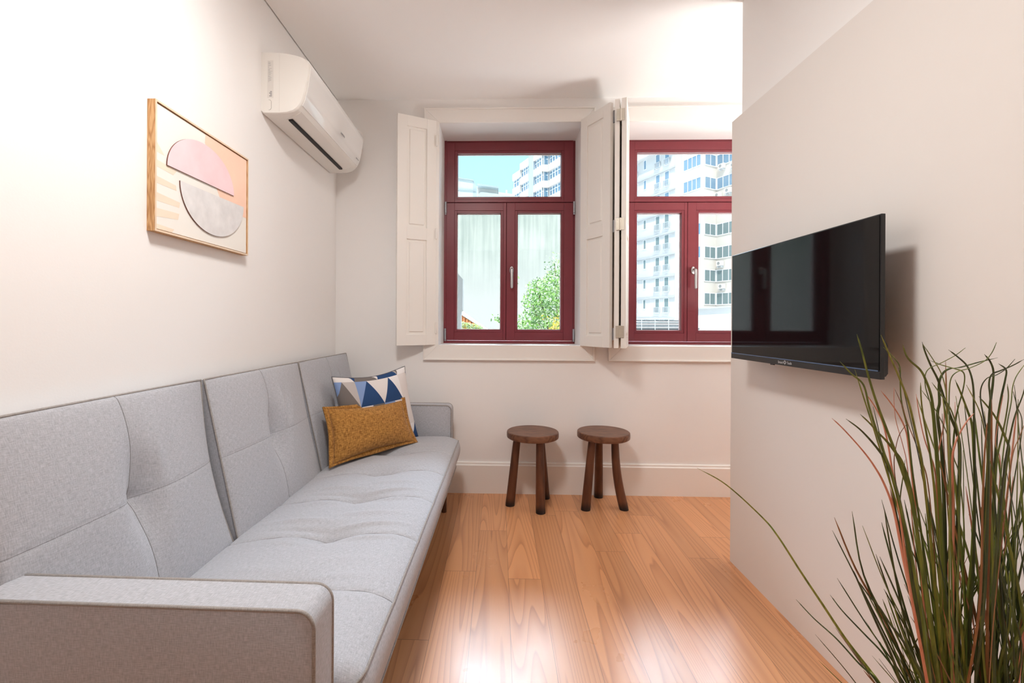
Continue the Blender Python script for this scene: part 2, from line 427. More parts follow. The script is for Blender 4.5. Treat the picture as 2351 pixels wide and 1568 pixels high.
# windows: burgundy timber frames, transom light above two casements
def window(n, dx, W, name_side):
    root = empty('window_%d' % n, ((W[0]+W[1])/2, YF, W[2]), 'burgundy timber window, %s of the two, with transom light and lever handle' % name_side, None, None, 'structure')
    X = lambda v: v + dx
    xl, xr = W[0], W[1]
    fx0, fx1 = X(-0.378), X(0.522)                 # sash outer limits
    zb, zt = W[2], W[3]
    fr = MB()                                       # fixed outer frame
    y0, y1 = YF+0.012, YF+0.075
    fr.box(xl, fx0, y0-0.012, y1, zb, zt, bev=0.001); fr.box(fx1, xr, y0-0.0, y1, zb, zt, bev=0.001)
    fr.box(fx0, fx1, y0-0.006, y1, zb, 0.975, bev=0.001); fr.box(fx0, fx1, y0-0.006, y1, 2.392, zt, bev=0.001)
    fr.build('window_frame', M['red'], root)
    def sash(name, x0, x1, z0, z1, gx0, gx1, gz0, gz1):
        s = MB(); b_ = 0.0012; ya, yb = YF, YF+0.06
        i = 0.018                                    # inner moulding width
        s.box(x0, gx0-i, ya, yb, z0, z1, bev=b_); s.box(gx1+i, x1, ya, yb, z0, z1, bev=b_)
        s.box(gx0-i, gx1+i, ya, yb, z0, gz0-i, bev=b_); s.box(gx0-i, gx1+i, ya, yb, gz1+i, z1, bev=b_)
        # glazing bead, a little set back
        yc = YF+0.004
        for q in ((gx0-i, gx0, gz0-i, gz1+i), (gx1, gx1+i, gz0-i, gz1+i), (gx0, gx1, gz0-i, gz0), (gx0, gx1, gz1, gz1+i)):
            s.box(q[0], q[1], yc, yb-0.006, q[2], q[3], bev=0.0015)
        so = s.build(name, M['red'], root, smooth=False)
        g = MB()
        for q in ((gx0, gx0+0.004, gz0, gz1), (gx1-0.004, gx1, gz0, gz1), (gx0, gx1, gz0, gz0+0.004), (gx0, gx1, gz1-0.004, gz1)):
            g.box(q[0], q[1], YF+0.030, YF+0.040, q[2], q[3])
        g.build('glazing_spacer', M['gasket'], so)
        MB().box(gx0-0.004, gx1+0.004, YF+0.034, YF+0.038, gz0-0.004, gz1+0.004).build('window_pane', M['glass'], so)
        return so
    sash('transom_sash', fx0, fx1, 1.9635, 2.390, X(-0.303), X(0.439), 2.003, 2.313)
    sash('casement_sash', fx0, X(0.0485), 0.978, 1.9585, X(-0.303), X(0.010), 1.055, 1.886)
    cs = sash('casement_sash', X(0.0515), fx1, 0.978, 1.9585, X(0.129), X(0.439), 1.055, 1.886)
    MB().box(X(0.040), X(0.060), YF+0.012, YF+0.055, 0.979, 1.958).build('meeting_strip', M['redline'], root)
    MB().box(fx0+0.01, fx1-0.01, YF+0.012, YF+0.055, 1.955, 1.967).build('transom_bar', M['redline'], root)
    # lever handle on an oval plate
    hx, hz = X(0.088), 1.478
    h = MB(); prof = [(0.0, 0.0)]
    h2 = MB()
    ring = []
    for (r, y) in ((0.012, 0.0), (0.0145, -0.002), (0.0145, -0.008), (0.012, -0.011)):
        ring.append([h2.bm.verts.new((hx + r*1.0*math.cos(a*PI/12), YF + y, hz + r*1.9*math.sin(a*PI/12))) for a in range(24)])
    for i in range(3):
        for k in range(24): h2.bm.faces.new((ring[i][k], ring[i][(k+1)%24], ring[i+1][(k+1)%24], ring[i+1][k]))
    h2.bm.faces.new(ring[0]); h2.bm.faces.new(list(reversed(ring[3])))
    ho = h2.build('handle_plate', M['steel'], cs, smooth='auto')
    dxh = 0.0 if n == 1 else 0.0
    hd = MB()
    hd.tube([(hx, YF-0.008, hz+0.006), (hx, YF-0.040, hz+0.006), (hx+dxh, YF-0.048, hz), (hx, YF-0.050, hz-0.02), (hx, YF-0.050, hz-0.125), (hx, YF-0.048, hz-0.13)],
            [0.009, 0.009, 0.0105, 0.0105, 0.0095, 0.006], n=14)
    hd.build('handle_lever', M['steel'], cs, smooth='auto')
    # barrel hinges on both sides
    for sx in (fx0-0.006, fx1+0.006):
        for (z0, z1) in ((1.885, 1.965), (0.985, 1.062)):
            q = MB(); q.tube([(sx, YF-0.006, z0), (sx, YF-0.006, z1)], 0.0075, n=12)
            q.tube([(sx, YF-0.006, z0-0.012), (sx, YF-0.006, z0-0.002)], 0.006, n=12)
            q.build('hinge', M['alu'], root, smooth='auto')
    return root
window(1, 0.0, W1, 'left')
window(2, 1.275, W2, 'right')

# ceiling and floor fill lamps, added out of view to brighten the room
for i, (lx, ly, lr, lw) in enumerate(FILL_LAMPS):
    t = empty('fill_ceiling_lamp', (lx, ly, ZC-0.05), 'added unseen fill light, a flush round white disc on the ceiling', 'lamp')
    MB().lathe((lx, ly, ZC-0.05), [(lr, 0.0), (lr+0.015, 0.0), (lr+0.018, 0.012), (lr+0.018, 0.05), (lr, 0.05)], 40).build('fill_lamp_rim', M['fill_lampw'], t, smooth='auto')
    ld = bpy.data.lights.new('fill_light', 'AREA'); ld.shape = 'DISK'; ld.size = lr*2; ld.energy = lw; ld.color = (1.0, 0.98, 0.955)
    lo = bpy.data.objects.new('fill_light', ld); COL.objects.link(lo); lo.parent = t; lo.location = (0, 0, -0.004)
for i, (lx, ly, lh, lw) in enumerate(FILL_UPLIGHTS):
    t = empty('fill_floor_lamp', (lx, ly, 0), 'added unseen fill light, a slim white uplighter ' + ('beyond the partition', 'behind the camera')[i], 'lamp')
    MB().lathe((lx, ly, 0), [(0.12, 0), (0.12, 0.015), (0.02, 0.02)], 32).build('base', M['fill_lampw'], t, smooth='auto')
    MB().tube([(lx, ly, 0.018), (lx, ly, lh-0.06)], 0.012, 12).build('pole', M['fill_lampw'], t, smooth='auto')
    m = MB(); rings = [[m.bm.verts.new((lx + r_*math.cos(k*PI/16), ly + r_*math.sin(k*PI/16), z)) for k in range(32)] for (r_, z) in ((0.02, lh-0.10), (0.18, lh-0.07), (0.30, lh+0.01), (0.295, lh+0.01), (0.175, lh-0.065))]
    for a_ in range(4):
        for k in range(32): m.bm.faces.new((rings[a_][k], rings[a_][(k+1)%32], rings[a_+1][(k+1)%32], rings[a_+1][k]))
    m.bm.faces.new(rings[4]); m.bm.faces.new(rings[0])
    m.build('fill_lamp_bowl', M['fill_lampw'], t, smooth='auto')
    ld = bpy.data.lights.new('fill_light', 'AREA'); ld.shape = 'DISK'; ld.size = 0.56; ld.energy = lw; ld.color = (1.0, 0.98, 0.955)
    lo = bpy.data.objects.new('fill_light', ld); COL.objects.link(lo); lo.parent = t; lo.location = (0, 0, lh-0.005); lo.rotation_euler = (PI, 0, 0)
#PART2
# ------------------------------------------------------------------ shutters
def leaf(mb_parent, P0, P1, z0, z1, side, t=0.026):
    """one panelled shutter leaf; P0->P1 is the plan line of its main face, it thickens towards side"""
    P0 = Vector((P0[0], P0[1], 0)); P1 = Vector((P1[0], P1[1], 0)); L = (P1-P0).length
    ax = (P1-P0).normalized(); az = Vector((0,0,1)); ay = ax.cross(az).normalized() * side
    mb = MB(); H = z1-z0
    def b(u0, u1, h0, h1, d0, d1, bev=0.001):
        c = P0 + ax*(u0+u1)/2 + az*(z0+(h0+h1)/2) + ay*(d0+d1)/2
        mb.obox(c, ax, ay, az, (u1-u0)/2, (d1-d0)/2, (h1-h0)/2, bev=bev)
    st = 0.062 if L > 0.2 else 0.05; r0, rm, r1 = 0.068, 0.078, 0.066
    mid = H*0.49
    b(0, st, 0, H, 0, t); b(L-st, L, 0, H, 0, t)
    b(st, L-st, 0, r0, 0, t, 0.0004); b(st, L-st, mid-rm/2, mid+rm/2, 0, t, 0.0004); b(st, L-st, H-r1, H, 0, t, 0.0004)
    for (h0, h1) in ((r0, mid-rm/2), (mid+rm/2, H-r1)):
        b(st-0.001, L-st+0.001, h0-0.001, h1+0.001, 0.009, t-0.009, 0)
        g = 0.016
        b(st+g, L-st-g, h0+g, h1-g, 0.0025, t-0.0025, 0.005)
    return mb.build('shutter_leaf', M['shutter'], mb_parent)

SZ0, SZ1 = 0.958, 2.412
t = empty('window_shutter', (-0.412, 2.955, SZ0), 'white panelled shutter folded open to the left of the left window', 'shutter', 'white panelled shutters')
leaf(t, (-0.412, 2.957), (-0.638, 2.838), SZ0, SZ1, 1)
for z in (1.07, 1.68, 2.28):
    MB().tube([(-0.4085, 2.949, z-0.035), (-0.4085, 2.949, z+0.035)], 0.005, 10).build('hinge', M['shutter'], t)
t = empty('window_shutter', (0.52, 2.955, SZ0), 'white panelled shutter hinged between the windows with its panels facing the sofa', 'shutter', 'white panelled shutters')
leaf(t, (0.520, 2.957), (0.652, 2.722), SZ0, SZ1, -1, t=0.022)
for z in (1.04, 1.68, 2.33):
    MB().obox((0.679, 2.731, z), (0.132, -0.235, 0), (0.235, 0.132, 0), (0, 0, 1), 0.010, 0.0035, 0.036).build('hinge', M['alu'], t)
t = empty('window_shutter', (0.83, 2.955, SZ0), 'bifold white shutter seen edge-on at the left of the right window with pale metal hinges', 'shutter', 'white panelled shutters')
Cn = (Vector((0.733, 2.665, 0)) - Vector((0.83, 2.955, 0))).normalized(); Cs = Vector((-Cn.y, Cn.x, 0))
if Cs.x > 0: Cs = -Cs
leaf(t, (0.830, 2.957), (0.733, 2.665), SZ0, SZ1, 1 if Cn.cross(Vector((0,0,1))).dot(Cs) > 0 else -1, t=0.028)
b0 = Vector((0.830, 2.957, 0)) + Cs*0.040 + Cn*0.01; b1 = Vector((0.733, 2.665, 0)) + Cs*0.040 - Cn*0.004
leaf(t, b0.xy, b1.xy, SZ0, SZ1, 1 if Cn.cross(Vector((0,0,1))).dot(Cs) > 0 else -1, t=0.027)
for z in (1.055, 1.68, 2.315):
    q = MB(); c = Vector((0.733, 2.665, z)) + Cs*0.034 + Cn*0.003
    q.tube([c - Vector((0,0,0.036)), c + Vector((0,0,0.036))], 0.0055, 10)
    for k in (-1, 1): q.obox(c + Cs*0.012*k, Cs, Cn, (0,0,1), 0.011, 0.0016, 0.034)
    for k in (-1, 1):
        for dz in (-0.024, 0, 0.024): q.lathe(c + Cs*0.015*k + Cn*0.0015 + Vector((0,0,dz)), [(0.0028, 0), (0.0028, 0.0016)], 8, axis='Y')
    q.build('hinge', M['brass'], t)

# ------------------------------------------------------------------ sofa
M['sofa'] = fabric('sofa_weave', (0.335, 0.34, 0.36), (0.505, 0.51, 0.545), bump=0.8, slub=0.6)
M['piping'] = fabric('sofa_piping', (0.25, 0.23, 0.215), (0.38, 0.355, 0.335), bump=0.4)
M['darkwood'] = wood('dark_stained_wood', (0.10, 0.038, 0.018), (0.075, 0.027, 0.012), (0.045, 0.016, 0.008), 'Z', 0.38, 8.0)
M['under'] = mat('sofa_underside_cloth', (0.05, 0.045, 0.04), 0.9)
SOFA_P = Vector((-0.55, 1.80, 0.0))
SROT = Matrix.Translation(SOFA_P) @ Matrix.Rotation(-0.015, 4, 'Z') @ Matrix.Translation(-SOFA_P)
sofa = empty('sofa', SOFA_P, 'long light grey fabric sofa bed with tufted seat and three-part back', 'sofa')

YA, YB_ = 0.878, 2.752
SEAMS = [1.145, 1.460, 1.775, 2.090, 2.405]
def G(x, s): return math.exp(-(x/s)**2)
def seat_top(x, y):
    f = (x + 0.87) / 0.618                           # 0 back, 1 front seam
    z = 0.372 + 0.047*f
    z += 0.018*math.sin(PI*min(max(f, 0), 1))**0.6
    z -= 0.020*max(0.0, (f-0.86)/0.14)**2
    ys = [YA] + SEAMS + [YB_]
    for a, b in zip(ys[:-1], ys[1:]):
        if a <= y <= b: z += 0.009*math.sin(PI*(y-a)/(b-a))**0.55 * math.sin(PI*min(max(f,0.02),0.98))**0.4
    for k, sy in enumerate(SEAMS):
        yc = sy + 0.012*math.sin(PI*f)
        z -= 0.0035*G(y-yc, 0.0045)
        r2 = ((x+0.545)/0.085)**2 + ((y-sy)/0.055)**2
        z -= 0.027*math.exp(-r2) + 0.010*math.exp(-((x+0.545)/0.022)**2-((y-sy)/0.018)**2)
        for (o, w, am, x0, xs_) in ((0.050, 0.012, 0.0055, -0.42, 0.10), (0.095, 0.016, 0.0060, -0.68, 0.11), (-0.048, 0.013, 0.0050, -0.41, 0.09),
                                    (0.035, 0.010, -0.0040, -0.66, 0.09), (-0.060, 0.017, 0.0045, -0.66, 0.08), (0.135, 0.016, 0.0045, -0.45, 0.10)):
            am2 = am * (1.6 if k in (1, 2) else 0.5)
            z += am2*G(y - sy - o - 0.10*(x+0.545)*(1 if x > -0.545 else -1), w)*G(x-x0, xs_)
    z -= 0.0022*G(x+0.545, 0.004)
    return z
def rnd_end(y, r=0.045):
    d = min(y-YA, YB_-y)
    return 0.0 if d >= r else r - math.sqrt(max(0, r*r - (r-d)**2))
prof_n = 96
def seat_pt(s, yy):
    y = YA + (YB_-YA)*yy
    # s: 0..0.06 back side, ..0.74 top, ..1 front face
    e = rnd_end(y)
    if s < 0.05:
        k = s/0.05; return Vector((-0.87, y, 0.25 + (seat_top(-0.87, y)-0.25-e*0.5)*k))
    if s < 0.76:
        k = (s-0.05)/0.71; x = -0.87 + 0.618*k; x2 = -0.87 + (0.618-e*0.9)*k
        return Vector((x2, y, seat_top(x, y) - e*0.55))
    k = (s-0.76)/0.24
    zt = seat_top(-0.252, y) - e*0.55
    x = -0.252 + 0.020*math.sin(PI*min(k*1.25, 1))**0.7*(1-0.35*k) - 0.012*k
    return Vector((x - e*0.9, y, zt + (0.25-zt)*k))
mb = MB(); NY = 372
vs = []
for j in range(NY+1):
    yy = j/NY
    vs.append([mb.bm.verts.new(seat_pt(i/prof_n, yy)) for i in range(prof_n+1)])
for j in range(NY):
    for i in range(prof_n): mb.bm.faces.new((vs[j][i], vs[j][i+1], vs[j+1][i+1], vs[j+1][i]))
    mb.bm.faces.new((vs[j][prof_n], vs[j][0], vs[j+1][0], vs[j+1][prof_n]))
mb.bm.faces.new(list(reversed(vs[0]))); mb.bm.faces.new(vs[NY])
seat = mb.build('seat', M['sofa'], sofa, smooth='auto', rot=SROT)
pp = [seat_pt(0.76, k/160) + Vector((0.002, 0, 0.001)) for k in range(161)]
near = [seat_pt(0.05 + 0.71*k/40, 0.0) + Vector((0, -0.002, 0.001)) for k in range(41)]
MB().tube(near + pp, 0.0032, 6).build('piping', M['piping'], seat, smooth=True, rot=SROT)
pb = [seat_pt(1.0, k/60) + Vector((0.001, 0, 0)) for k in range(61)]
nb = [seat_pt(1.0, 0.0) + (seat_pt(0.0, 0.0)-seat_pt(1.0, 0.0))*k/10 for k in range(10, -1, -1)]
MB().tube(nb + pb, 0.003, 6).build('piping', M['piping'], seat, smooth=True, rot=SROT)

SEAM = fabric('seam_thread', (0.20, 0.195, 0.20), (0.30, 0.295, 0.30), bump=0.2)
def seat_line(f0, f1, y0, y1, n_=60, fn=None):
    out = []
    for k in range(n_+1):
        u = k/n_; s_ = 0.05 + 0.71*(f0 + (f1-f0)*u); y = y0 + (y1-y0)*u
        if fn: y += fn(f0 + (f1-f0)*u)
        out.append(seat_pt(s_, (y-YA)/(YB_-YA)) + Vector((0, 0, 0.0004)))
    return out
for sy in SEAMS:
    MB().tube(seat_line(0.0, 1.0, sy, sy, 70, lambda f: 0.012*math.sin(PI*f)), 0.0008, 5).build('cross_seam', SEAM, seat, smooth=True, rot=SROT)
MB().tube(seat_line((0.87-0.545)/0.618, (0.87-0.545)/0.618, YA+0.05, YB_-0.05, 240), 0.0008, 5).build('long_seam', SEAM, seat, smooth=True, rot=SROT)

# three back sections
def back_section(y0, y1, bow, fwd, btn):
    W_ = y1-y0
    ax = Vector((-0.128, 0, 0.575)); H_ = ax.length; up = ax.normalized(); nrm = Vector((up.z, 0, -up.x))
    base = Vector((-0.868 + fwd, 0, 0.330))
    def pt(a, b):
        y = y0 + W_*a; h = H_*b
        d = 0.036*(math.sin(PI*a)**0.45)*(math.sin(PI*min(max(b, 0), 1))**0.45)
        d -= 0.0030*G((a-0.5)*W_, 0.004) + 0.0018*G((b-0.54)*H_, 0.004)
        r2 = (((a-0.5)*W_)/0.055)**2 + (((b-0.54)*H_)/0.10)**2
        d -= btn*(0.034*math.exp(-r2) + 0.012*math.exp(-(((a-0.5)*W_)/0.02)**2 - (((b-0.54)*H_)/0.022)**2))
        d -= 0.016*G((a-0.5)*W_, 0.035)*G((b-0.5)*H_, 0.22)
        d -= bow*math.sin(PI*b)*max(0, (a-0.6)/0.4)**2
        # soft folds running down from the top seam near the middle
        for (a0, w, am, b0, bs) in ((0.60, 0.018, 0.0100, 0.68, 0.14), (0.66, 0.022, -0.0090, 0.70, 0.12), (0.73, 0.020, 0.003, 0.72, 0.12), (0.42, 0.02, 0.0018, 0.70, 0.12), (0.60, 0.018, 0.003, 0.38, 0.1)):
            d += btn*am*(1.0 if y0 > 1.4 else 0.35)*G(a-a0-0.10*(b-b0), w)*G(b-b0, bs)
        return base + up*h + nrm*d + Vector((0, y, 0))
    m = MB(); nu, nv = 110, 96
    vs = [[m.bm.verts.new(pt(i/nu, j/nv)) for j in range(nv+1)] for i in range(nu+1)]
    for i in range(nu):
        for j in range(nv): m.bm.faces.new((vs[i][j], vs[i+1][j], vs[i+1][j+1], vs[i][j+1]))
    loop = [vs[i][0] for i in range(nu)] + [vs[nu][j] for j in range(nv)] + [vs[i][nv] for i in range(nu, 0, -1)] + [vs[0][j] for j in range(nv, 0, -1)]
    bk = []
    for v in loop:
        b = (v.co.z-0.33)/0.575; q = v.co.copy(); q -= nrm*(0.120 - 0.062*b)
        bk.append(m.bm.verts.new(q))
    n = len(loop)
    for k in range(n): m.bm.faces.new((loop[k], loop[(k+1)%n], bk[(k+1)%n], bk[k]))
    m.bm.faces.new(bk)
    o = m.build('back_cushion', M['sofa'], sofa, smooth='auto', rot=SROT)
    e = [pt(0, k/40) for k in range(41)] + [pt(k/40, 1) for k in range(1, 41)] + [pt(1, k/40) for k in range(39, -1, -1)]
    MB().tube([p + nrm*0.0005 for p in e], 0.0032, 6).build('piping', M['piping'], o, smooth=True, rot=SROT)
    for nm_, ln in (('upright_seam', [pt(0.5, k/90) for k in range(91)]), ('cross_seam', [pt(k/90, 0.54) for k in range(91)])):
        MB().tube([p + nrm*0.0004 for p in ln], 0.0011 if nm_ == 'upright_seam' else 0.0006, 5).build(nm_, SEAM, o, smooth=True, rot=SROT)
    return o
back_section(0.828, 1.500, 0.030, 0.0, 1.0)
back_section(1.512, 2.205, 0.012, 0.004, 1.15)
back_section(2.217, 2.885, 0.0, 0.004, 1.0)

# arms
def arm(y0, y1, near):
    x0, x1, z0, z1, r = -0.92, -0.300, 0.205, 0.602, 0.030
    poly = [(x0, z0), (x1, z0)] + [(x1-r + r*math.cos(a), z1-r + r*math.sin(a)) for a in [PI/2*k/7 for k in range(8)]] + [(x0, z1)]
    m = MB(); m.prism([(p[0], y0, p[1]) for p in poly], (0, y1-y0, 0), bev=0.006, seg=3)
    o = m.build('armrest', M['sofa'], sofa, smooth='auto', rot=SROT)
    for y, s in ((y0, -1), (y1, 1)):
        path = [(p[0]-0.001, y + 0.0015*(-s), p[1]-0.001) for p in poly[1:]]
        MB().tube(path, 0.0036, 6).build('piping', M['piping'], o, smooth=True, rot=SROT)
arm(0.782, 0.868, True); arm(2.760, 2.846, False)
MB().box(-0.86, -0.33, 0.90, 2.73, 0.20, 0.262).build('base_frame', M['under'], sofa, rot=SROT)
for (lx, ly) in ((-0.335, 2.66), (-0.335, 0.96), (-0.83, 2.66), (-0.83, 0.96)):
    MB().tube([(lx, ly, 0.21), (lx+0.008 if lx > -0.5 else lx-0.008, ly, 0.0)], [0.024, 0.015], 16).build('leg', M['darkwood'], sofa, smooth='auto', rot=SROT)

# ------------------------------------------------------------------ cushions
def pillow(TL, TR, BR, BL, th, n=56, pinch=0.05, ex=0.42):
    TL, TR, BR, BL = map(Vector, (TL, TR, BR, BL))
    nrm = (TR-BL).cross(TL-BR).normalized()
    if nrm.y > 0: nrm = -nrm
    def P(u, v, sgn):
        cu = u - pinch*math.sin(2*PI*u)*0.0
        p = BL*(1-u)*(1-v) + BR*u*(1-v) + TR*u*v + TL*(1-u)*v
        c = (BL+BR+TR+TL)/4
        # edges draw in between the corners
        bu = math.sin(PI*u); bv = math.sin(PI*v)
        eu = (BR-BL).normalized(); ev = (TL-BL).normalized()
        p = p + eu*(pinch*0.5*bv*(0.5-u)*2*(abs(0.5-u)*2)**2*(BR-BL).length) + ev*(pinch*bu*(0.5-v)*2*(abs(0.5-v)*2)**2*(TL-BL).length)
        d = th*(bu*bv)**ex
        d += 0.003*math.sin(9*u+4*v)*bu*bv + 0.003*math.sin(13*v-5*u+1)*bu*bv
        return p + nrm*d*sgn
    bm = bmesh.new(); L = bm.loops.layers.uv.new('UVMap')
    w = (BR-BL).length; h = (TL-BL).length
    for sgn in (1, -1):
        vs = [[bm.verts.new(P(i/n, j/n, sgn)) for j in range(n+1)] for i in range(n+1)]
        for i in range(n):
            for j in range(n):
                q = ((i,j),(i+1,j),(i+1,j+1),(i,j+1))
                f = bm.faces.new([vs[a][b] for a, b in q])
                for lp, (a, b) in zip(f.loops, q): lp[L].uv = (a/n*w, b/n*h)
    bmesh.ops.remove_doubles(bm, verts=bm.verts, dist=0.0003)
    bmesh.ops.recalc_face_normals(bm, faces=bm.faces)
    edge = [P(u, v, 0) for (u, v) in [(k/40, 0) for k in range(40)] + [(1, k/40) for k in range(40)] + [(1-k/40, 1) for k in range(40)] + [(0, 1-k/40) for k in range(41)]]
    return bm, edge, nrm
def pillow_obj(name, bm, m, parent):
    bmesh.ops.translate(bm, vec=-origin_of(parent), verts=bm.verts)
    me = bpy.data.meshes.new(name); bm.to_mesh(me); bm.free(); me.materials.append(m)
    for p in me.polygons: p.use_smooth = True
    o = bpy.data.objects.new(name, me); COL.objects.link(o); o.parent = parent; return o

def geo_mat():
    m, n, l, b = nt('geometric_print_cloth')
    uv = n.new('ShaderNodeUVMap'); uv.uv_map = 'UVMap'
    sp = n.new('ShaderNodeSeparateXYZ'); l.new(uv.outputs[0], sp.inputs[0])
    def ma(op, a, bb=None):
        k = n.new('ShaderNodeMath'); k.operation = op
        for i, v in enumerate((a, bb)):
            if v is None: continue
            if isinstance(v, (int, float)): k.inputs[i].default_value = v
            else: l.new(v, k.inputs[i])
        return k.outputs[0]
    X = ma('DIVIDE', ma('ADD', sp.outputs['X'], 0.035), 0.150); Y = ma('DIVIDE', ma('ADD', sp.outputs['Y'], 0.055), 0.150)
    ix = ma('FLOOR', X); iy = ma('FLOOR', Y); fx = ma('SUBTRACT', X, ix); fy = ma('SUBTRACT', Y, iy)
    tri = ma('GREATER_THAN', ma('SUBTRACT', 1.0, fy), ma('ABSOLUTE', ma('SUBTRACT', ma('MULTIPLY', fx, 2.0), 1.0)))
    half = ma('GREATER_THAN', fx, 0.5)
    reg = ma('ADD', ma('MULTIPLY', tri, 3.0), ma('MULTIPLY', half, ma('SUBTRACT', 1.0, tri)))
    cv = n.new('ShaderNodeCombineXYZ'); l.new(ma('ADD', ix, 3.0), cv.inputs[0]); l.new(ma('ADD', iy, 11.0), cv.inputs[1]); l.new(reg, cv.inputs[2])
    wn_ = n.new('ShaderNodeTexWhiteNoise'); wn_.noise_dimensions = '3D'; l.new(cv.outputs[0], wn_.inputs['Vector'])
    r = n.new('ShaderNodeValToRGB'); r.color_ramp.interpolation = 'CONSTANT'; cr = r.color_ramp
    cr.elements[0].position = 0; cr.elements[0].color = (0.72, 0.68, 0.66, 1)
    cr.elements[1].position = 0.30; cr.elements[1].color = (0.025, 0.065, 0.17, 1)
    for p, c in ((0.50, (0.48, 0.44, 0.42)), (0.62, (0.22, 0.32, 0.55)), (0.76, (0.80, 0.78, 0.78)), (0.90, (0.17, 0.15, 0.14))):
        q = cr.elements.new(p); q.color = (*c, 1)
    l.new(wn_.outputs['Value'], r.inputs[0]); l.new(r.outputs[0], b.inputs['Base Color'])
    b.inputs['Roughness'].default_value = 0.9; b.inputs['Specular IOR Level'].default_value = 0.2
    return m
M['geo'] = geo_mat()
M['mustard'] = fabric('mustard_chenille', (0.20, 0.085, 0.018), (0.52, 0.255, 0.065), thread=0.0045, bump=1.2, slub=0.5, run=45)
M['zip'] = mat('cushion_seam', (0.12, 0.12, 0.13), 0.8)

t = empty('cushion', (-0.66, 2.53, 0.41), 'square cushion with blue, white and grey triangles standing in the sofa corner', 'cushion')
bm, edge, _n = pillow((-0.868, 2.352, 0.818), (-0.560, 2.708, 0.842), (-0.478, 2.722, 0.418), (-0.800, 2.335, 0.398), 0.066, pinch=0.075)
pillow_obj('cover', bm, M['geo'], t)
MB().tube(edge, 0.0025, 6).build('seam', M['zip'], t, smooth=True)
t = empty('cushion', (-0.63, 2.38, 0.41), 'mustard brown chenille lumbar cushion leaning in front of the triangle-patterned cushion', 'cushion')
cs_ = [Vector(p) for p in ((-0.872, 2.242, 0.682), (-0.545, 2.628, 0.670), (-0.452, 2.560, 0.428), (-0.812, 2.166, 0.400))]
cc = sum(cs_, Vector())/4
inn = [c + (cc-c)*0.085 for c in cs_]
bm, edge, nr = pillow(*inn, 0.064, pinch=0.07, ex=0.42)
cov = pillow_obj('cover', bm, M['mustard'], t)
m = MB(); N = len(edge)
outl = []
for p in edge:
    d = (p-cc); q = p + d.normalized()*0.024
    outl.append(q + nr*0.004*math.sin(p.x*60 + p.z*45))
vv = []
for k in range(N-1):
    a = edge[k] - (edge[k]-cc).normalized()*0.006
    vv.append([m.bm.verts.new(x_) for x_ in (a + nr*0.005, outl[k] + nr*0.006, outl[k] - nr*0.004, a - nr*0.005)])
for k in range(N-1):
    A, B = vv[k], vv[(k+1) % (N-1)]
    for q in range(4): m.bm.faces.new((A[q], A[(q+1)%4], B[(q+1)%4], B[q]))
m.build('flange', M['mustard'], t, smooth=True)

# ------------------------------------------------------------------ stools
def feet_mat():
    m, n, l, b = nt('stool_wood')
    tc = n.new('ShaderNodeTexCoord'); mp = n.new('ShaderNodeMapping'); mp.inputs['Scale'].default_value = (14, 14, 2.4)
    l.new(tc.outputs['Object'], mp.inputs[0])
    t = n.new('ShaderNodeTexNoise'); t.inputs['Scale'].default_value = 2.0; t.inputs['Detail'].default_value = 4; l.new(mp.outputs[0], t.inputs['Vector'])
    r = n.new('ShaderNodeValToRGB'); r.color_ramp.elements[0].position = 0.3; r.color_ramp.elements[1].position = 0.7
    r.color_ramp.elements[0].color = (0.055, 0.018, 0.009, 1); r.color_ramp.elements[1].color = (0.16, 0.058, 0.026, 1)
    l.new(t.outputs['Fac'], r.inputs[0])
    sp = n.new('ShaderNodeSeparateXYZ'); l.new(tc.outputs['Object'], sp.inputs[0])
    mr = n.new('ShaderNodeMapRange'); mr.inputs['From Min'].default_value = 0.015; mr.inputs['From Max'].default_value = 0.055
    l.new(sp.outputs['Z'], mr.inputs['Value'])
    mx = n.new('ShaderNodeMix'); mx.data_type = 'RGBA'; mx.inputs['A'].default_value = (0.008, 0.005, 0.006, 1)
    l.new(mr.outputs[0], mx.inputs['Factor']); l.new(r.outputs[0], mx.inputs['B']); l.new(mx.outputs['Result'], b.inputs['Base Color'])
    b.inputs['Roughness'].default_value = 0.42
    return m
M['stool'] = feet_mat()
M['stooltop'] = wood('stool_seat_wood', (0.20, 0.090, 0.050), (0.145, 0.062, 0.034), (0.095, 0.038, 0.022), 'X', 0.4, 6.0, (10, 10, 3.0))
def stool(cx, cy, feet, tops, ang, label, bends):
    t = empty('stool', (cx, cy, 0), label, 'stool', 'round three-legged wooden stools')
    m = MB(); n = 64; prof = [(0.150, 0.409), (0.1555, 0.413), (0.157, 0.420), (0.157, 0.438), (0.1555, 0.4455), (0.151, 0.449), (0.10, 0.4475), (0.0, 0.4465)]
    rings = []
    for (r, z) in prof[:-1]:
        rings.append([m.bm.verts.new((cx + r*math.cos(2*PI*k/n), cy + r*math.sin(2*PI*k/n), z)) for k in range(n)])
    for i in range(len(rings)-1):
        for k in range(n): m.bm.faces.new((rings[i][k], rings[i][(k+1)%n], rings[i+1][(k+1)%n], rings[i+1][k]))
    m.bm.faces.new(list(reversed(rings[0]))); m.bm.faces.new(rings[-1])
    so = m.build('seat', M['stooltop'], t, smooth='auto')
    for (f, tp, bd) in zip(feet, tops, bends):
        f = Vector((*f, 0.0)); tp = Vector((*tp, 0.412)); pts = []
        for k in range(13):
            u = k/12; p = tp.lerp(f, u); p += Vector((bd[0], bd[1], 0))*math.sin(PI*u)
            pts.append(p)
        rad = [0.0215 + 0.0065*(k/12)**0.8 for k in range(13)]
        m = MB(); m.tube(pts, rad, 20)
        for v in m.bm.verts:
            if v.co.z < 0.012: v.co.z = 0.0
        m.build('leg', M['stool'], t, smooth='auto')
